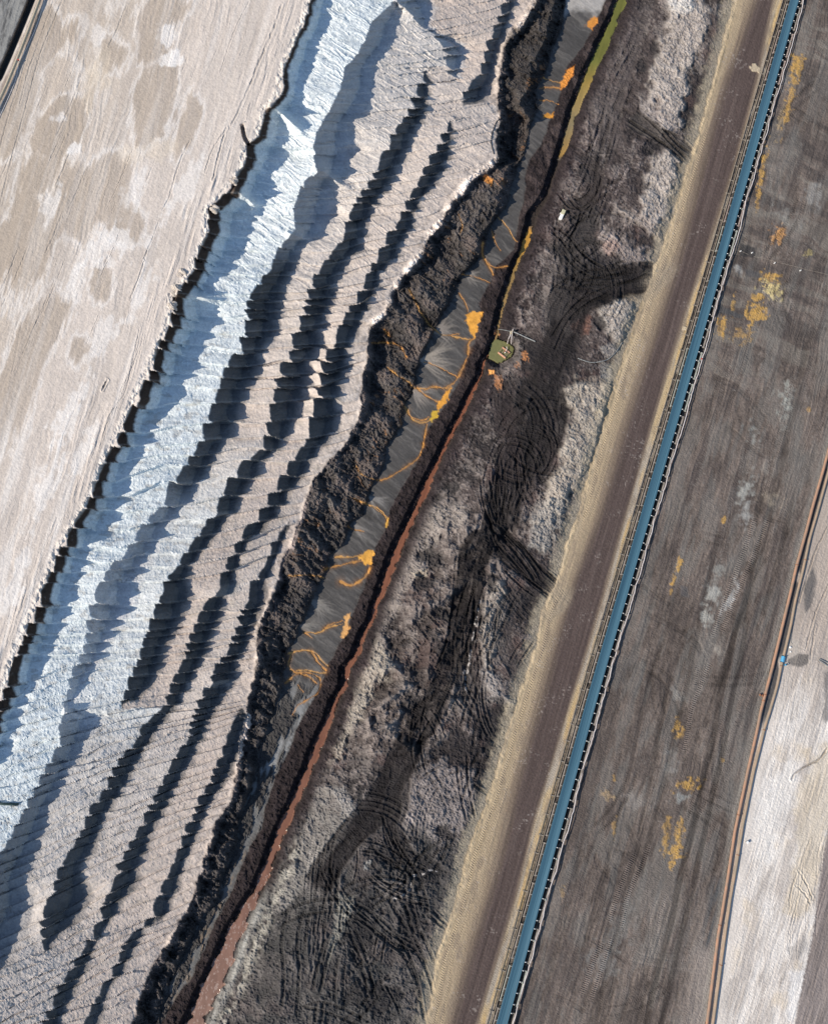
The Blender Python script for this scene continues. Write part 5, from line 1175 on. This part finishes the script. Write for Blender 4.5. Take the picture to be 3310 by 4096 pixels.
# blue insulated cover sitting on the pipe
p, t = pipe_at(pipeB, 2637, .26)
cv = thing('pump_cover', 'bright blue half-round cover on the tan pipeline', 'pipe cover', (p.x, p.y, 0), math.atan2(t.y, t.x))
bm = bmesh.new(); segs = 12; ra = []
for x in (-.62, .62): ra.append([bm.verts.new((x, .36 * math.cos(math.pi * k / segs), .26 + .36 * math.sin(math.pi * k / segs))) for k in range(segs + 1)] + [bm.verts.new((x, -.36, .02)), bm.verts.new((x, .36, .02))])
for k in range(len(ra[0])): bm.faces.new((ra[0][k], ra[0][(k + 1) % len(ra[0])], ra[1][(k + 1) % len(ra[0])], ra[1][k]))
bm.faces.new(ra[0][::-1]); bm.faces.new(ra[1]); mesh_from(bm, 'shell', MT['blue'], cv)
for x in (-.66, .66): bm = bmesh.new(); add_box(bm, (x, 0, .30), (.06, .84, .56), 0, .02); mesh_from(bm, 'end_collar', MT['black'], cv)
q = G(3139, 2659); vb = thing('valve_box', 'small blue valve standing on the wet patch by the tan pipeline', 'valve', q, .3)
bm = bmesh.new(); add_box(bm, (0, 0, .22), (.34, .34, .44), 0, .04); mesh_from(bm, 'body', MT['blue'], vb)
bm = bmesh.new(); add_tube(bm, [(.15, 0, .3), (.6, .1, .3)], .07, 8); mesh_from(bm, 'spout', MT['white'], vb)
bm = bmesh.new(); add_tube(bm, [(0, 0, .44), (0, 0, .58)], .03, 8); add_tube(bm, [(0, 0, .58), (0, 0, .61)], .13, 12); mesh_from(bm, 'handwheel', MT['black'], vb)
bm = bmesh.new(); add_tube(bm, laid([(3170,2500),(3161,2560),(3166,2575)], .05), .045, 6); tag(mesh_from(bm, 'conduit', MT['grey'], None, True), 'thin grey conduit on the black silt beside the tan pipeline', 'conduit')
bm = bmesh.new(); add_tube(bm, laid([(3137,2630),(3134,2650),(3128,2670),(3122,2690)], .07), .055, 6); tag(mesh_from(bm, 'hose', MT['white'], None, True), 'short white hose trailing from the blue cover', 'hose')
for (x, y, r, lb) in [(3159,2589,.24,'larger white stone on the black silt above the blue cover'), (3159,2607,.17,'smaller white stone on the black silt above the blue cover')]:
    bm = bmesh.new(); bmesh.ops.create_icosphere(bm, subdivisions=2, radius=r)
    for v in bm.verts: v.co *= 1 + .25 * math.sin(v.co.x * 19 + v.co.y * 23) ; v.co.z *= .7
    o = mesh_from(bm, 'stone', MT['white']); o.location = G(x, y, r * .35); tag(o, lb, 'stone')
for a, b_, lb in [((3272,2640),(3335,2682),'upper of two grey steel beams lying at the right edge'), ((3276,2636),(3342,2668),'lower of two grey steel beams lying at the right edge')]:
    bm = bmesh.new(); add_beam(bm, G(*a, .18), G(*b_, .18), .16, .16); tag(mesh_from(bm, 'steel_beam', MT['steel']), lb, 'beam')
q = G(2984, 3368); o = thing('manhole_box', 'small dark box standing alone on the pale sand by the pipelines', 'box', q, .4)
bm = bmesh.new(); add_box(bm, (0, 0, .2), (.42, .42, .4), 0, .03); mesh_from(bm, 'body', MT['black'], o); bm = bmesh.new(); add_box(bm, (0, 0, .43), (.5, .5, .06)); mesh_from(bm, 'lid', MT['white'], o)
# ---------------- sump: pump raft, hoses, pipes
ZR = ZW
def PW(x, y, up=0.0): return P(x, y, ZR + up)
c0 = PW(2013, 1411)
raft = thing('pump_raft', 'floating pump raft with two rusty floats in the green sump', 'raft', c0)
def part(bm, nm, mat, par, smooth=False):
    for v in bm.verts: v.co -= c0
    return mesh_from(bm, nm, mat, par, smooth)
for a, b_ in (((2008,1389),(2038,1412)), ((1991,1409),(2021,1432))):
    bm = bmesh.new(); add_tube(bm, [PW(*a, .10), PW(*b_, .10)], .24, 16); part(bm, 'float', MT['float'], raft, False)
for a, b_ in (((2007,1391),(1996,1407)), ((2017,1397),(2004,1414)), ((2030,1408),(2014,1426)), ((2034,1411),(2018,1429))):
    bm = bmesh.new(); add_beam(bm, PW(*a, .34), PW(*b_, .34), .09, .06); part(bm, 'cross_beam', MT['pale'], raft)
bm = bmesh.new(); add_tube(bm, [PW(2017, 1407, .05), PW(2017, 1407, .55)], .20, 14); part(bm, 'pump', MT['flange'], raft)
bm = bmesh.new(); add_tube(bm, [PW(2018, 1410.5, .55), PW(2018, 1410.5, .72)], .13, 12); part(bm, 'pump_head', MT['white'], raft)
bm = bmesh.new(); add_tube(bm, [PW(2018,1411,.5)] + [PW(a, b_, .42) for a, b_ in curve([(2023,1405),(2026,1396),(2025,1386)], 6)], .075, 8); tag(mesh_from(bm, 'hose', MT['cable'], None, True), 'short white hose standing on the pump raft', 'hose')
bm = bmesh.new(); add_tube(bm, [G(a, b_, .22) for a, b_ in curve([(2041,1323),(2039,1341),(2033,1355),(2028,1374)], 6)], .085, 8); tag(mesh_from(bm, 'hose', MT['cable'], None, True), 'bent white hose hanging into the sump, left of the straight hose', 'hose')
bm = bmesh.new(); add_tube(bm, [G(a, b_, .24) for a, b_ in curve([(2051,1316),(2047,1333),(2045,1354),(2044,1377)], 6)], .085, 8); tag(mesh_from(bm, 'hose', MT['cable'], None, True), 'straight white hose hanging into the sump, right of the bent hose', 'hose')
bm = bmesh.new(); add_tube(bm, laid([(1990,1317),(2008,1319),(2025,1322),(2038,1325)], .22), .075, 8); tag(mesh_from(bm, 'pipe', MT['grey'], None, True), 'thin grey pipe reaching left from the hoses towards the channel', 'pipe')
bm = bmesh.new(); add_tube(bm, laid([(2054,1327),(2080,1339),(2110,1353),(2140,1366)], .30), .14, 10); add_tube(bm, laid([(2054,1327),(2058,1329)], .30), .2, 10); tag(mesh_from(bm, 'pipe', MT['grey'], None, True), 'thick grey pipe reaching right from the hoses over the rubble', 'pipe')
q = G(2044, 1331); o = thing('pallet', 'small yellow wooden pallet under the two white hoses', 'pallet', q, -.2)
for k in range(4): bm = bmesh.new(); add_box(bm, (-.27 + .18 * k, 0, .12), (.13, .75, .04)); mesh_from(bm, 'board', MT['wood'], o)
for k in (-1, 0, 1): bm = bmesh.new(); add_box(bm, (0, .3 * k, .05), (.7, .08, .1)); mesh_from(bm, 'runner', MT['wood'], o)
q = G(2055, 1327); o = thing('pipe_coupling', 'black coupling with a blue clamp at the end of the thick grey pipe', 'coupling', q, -.5)
bm = bmesh.new(); add_box(bm, (0, 0, .5), (.5, .36, .9), 0, .05); mesh_from(bm, 'body', MT['black'], o); bm = bmesh.new(); add_tube(bm, [(.12, -.28, .3), (.12, -.16, .3)], .17, 12); mesh_from(bm, 'clamp', MT['blue'], o)
# ---------------- white trailer on the rubble
q = (G(2252, 850) + G(2237, 882)) / 2; a_, b_ = P(2237, 882, q.z), P(2252.5, 848, q.z); d = b_ - a_; L_ = d.length
tr_ = thing('site_trailer', 'small white and cream covered trailer parked on the grey rubble', 'trailer', q, math.atan2(d.y, d.x))
bm = bmesh.new(); add_box(bm, (-L_ * .22, 0, .62), (L_ * .52, .84, .72), 0, .04); mesh_from(bm, 'body', MT['white'], tr_)
bm = bmesh.new(); add_box(bm, (L_ * .28, 0, .66), (L_ * .46, .90, .86), 0, .04); mesh_from(bm, 'canopy', MT['cream'], tr_)
bm = bmesh.new(); add_box(bm, (0, 0, .22), (L_ * 1.02, .74, .1)); mesh_from(bm, 'chassis', MT['steel'], tr_)
for s in (-1, 1):
    bm = bmesh.new(); add_tube(bm, [(0, s * .44, .22), (0, s * .58, .22)], .22, 14); w_ = mesh_from(bm, 'wheel', MT['black'], tr_); bm = bmesh.new(); add_tube(bm, [(0, s * .58, .22), (0, s * .59, .22)], .11, 12); mesh_from(bm, 'rim', MT['white'], w_)
bm = bmesh.new(); add_beam(bm, (-L_ * .5, .36, .24), (-L_ * .78, .02, .24), .07, .07); add_beam(bm, (-L_ * .5, -.36, .24), (-L_ * .78, -.02, .24), .07, .07); add_beam(bm, (-L_ * .55, -.46, .26), (-L_ * .55, .46, .26), .08, .06); mesh_from(bm, 'drawbar', MT['pale'], tr_)
bm = bmesh.new(); add_box(bm, (L_ * .12, .53, .6), (.18, .2, .3)); mesh_from(bm, 'side_box', MT['white'], tr_)
# ---------------- hoses and pipes lying about
for pts, r, mat, lb in [([(2310,1433),(2328,1440),(2350,1447),(2372,1450),(2400,1446),(2430,1437),(2457,1413),(2472,1393),(2486,1370)], .11, 'grey', 'curved grey hose lying on the pale ground beside the haul road'),
                        ([(2014,480),(2002,475),(1992,480),(1982,491),(1975,512),(1968,528),(1964,551),(1963,570),(1966,587),(1974,616)], .085, 'black', 'thin black hose curving along the edge above the dark hole')]:
    bm = bmesh.new(); add_tube(bm, laid(pts, r + .04), r, 8); tag(mesh_from(bm, 'hose', MT[mat], None, True), lb, 'hose')
bm = bmesh.new(); add_tube(bm, [G(-30, 3212, .02), G(20, 3216, .14), G(50, 3217, .12), G(74, 3218, -.12)], .26, 12); tag(mesh_from(bm, 'pipe', MT['dgreen'], None, True), 'dark half-buried pipe sticking out of the white slope at the left edge', 'pipe')
bm = bmesh.new(); add_tube(bm, laid([(175,-40),(160,0),(100,160),(40,310),(0,398),(-60,520)], .62), .30, 12); tag(mesh_from(bm, 'pipeline', MT['beige'], None, True), 'beige pipeline along the ditch in the top left corner', 'pipeline')
for pts, lb in [([(186,-20),(150,95),(118,170),(88,232)], 'pale cable on the plateau above the small red marker'), ([(76,262),(54,320),(20,390),(-10,450)], 'left one of two pale cables below the small red marker'), ([(76,262),(62,322),(36,388),(-6,480)], 'right one of two pale cables below the small red marker')]:
    bm = bmesh.new(); add_tube(bm, laid(pts, .07), .075, 6); tag(mesh_from(bm, 'power_cable', MT['cable'], None, True), lb, 'cable')
o = thing('marker_post', 'small red and white marker where the pale plateau cables meet', 'marker post', G(80, 249))
bm = bmesh.new(); add_tube(bm, [(0, 0, 0), (0, 0, .6)], .09, 8); mesh_from(bm, 'post', MT['white'], o); bm = bmesh.new(); add_tube(bm, [(0, 0, .6), (0, 0, .85)], .16, 8); mesh_from(bm, 'cap', MT['red'], o)
o = thing('marker_post', 'small orange red marker on the cable side of the blue belt', 'marker post', G(2800, 1440, .0))
bm = bmesh.new(); add_tube(bm, [(0, 0, 0), (0, 0, .5)], .07, 8); mesh_from(bm, 'post', MT['white'], o); bm = bmesh.new(); add_tube(bm, [(0, 0, .5), (0, 0, .8)], .14, 8); mesh_from(bm, 'cap', MT['red'], o)
for i, (x, y, lb) in enumerate([(2959,1006,'white marker block nearest the blue belt, on the black patch'), (3005,1012,'white marker block at the right side of the black patch'), (3095,1053,'white marker block halfway along the thin wire on the plain'), (3198,1083,'white marker block farthest from the belt along the thin wire')]):
    o = thing('marker_block', lb, 'marker', G(x, y), .5)
    bm = bmesh.new(); add_box(bm, (0, 0, .14), (.46, .2, .28), 0, .04); mesh_from(bm, 'block', MT['white'], o); bm = bmesh.new(); add_tube(bm, [(.1, 0, .28), (.1, 0, .42)], .04, 8); mesh_from(bm, 'peg', MT['pale'], o)
for pts, lb in [([(2938,995),(2965,1006),(2991,1018)], 'short thin pale wire crossing the black patch by the belt'), ([(3013,1026),(3060,1036),(3110,1050),(3170,1064),(3230,1080),(3290,1094),(3360,1115)], 'long thin pale wire stretched across the plain to the right')]:
    bm = bmesh.new(); add_tube(bm, laid(pts, .05), .03, 6); tag(mesh_from(bm, 'wire', MT['pale'], None, True), lb, 'wire')
o = thing('concrete_slab', 'upright grey slab in the dark gully cut into the plateau edge', 'slab', P(984, 497, 13.2), -.15)
bm = bmesh.new(); add_box(bm, (0, 0, .0), (.42, 1.2, 1.5), 0, .03); mesh_from(bm, 'slab', MT['grey'], o); bm = bmesh.new(); add_box(bm, (0, 0, .78), (.5, .2, .08)); mesh_from(bm, 'lifting_bar', MT['steel'], o)
for i, (x, y, r, lb) in enumerate([(733,1094,.95,'rounded pale clay boulder on the cliff edge, uppermost of the close trio'), (712,1160,1.25,'largest pale clay boulder of the trio hanging on the cliff edge'), (692,1226,1.0,'brownish clay boulder jutting out, lowest of the cliff edge trio'), (938,727,.8,'cracked pale clay block on the cliff edge near the upper spur'), (862,838,.85,'brown clay block leaning out above the blue shaded slope')]):
    bm = bmesh.new(); bmesh.ops.create_icosphere(bm, subdivisions=4, radius=r)
    for v in bm.verts:
        c = v.co / r; f = 1 + .22 * math.sin(3.1 * c.x + 4.2 * c.y + i) + .14 * math.sin(7.3 * c.y - 5.1 * c.z + 2 * i) + .08 * math.sin(15 * c.x + 13 * c.z + 11 * c.y)
        v.co *= f; v.co.z *= .75
    o = mesh_from(bm, 'boulder', MT['stone'], None, False); o.location = P(x - 3, y, 13.75); tag(o, lb, 'boulder')
print('things', round(time.time() - T0, 1))
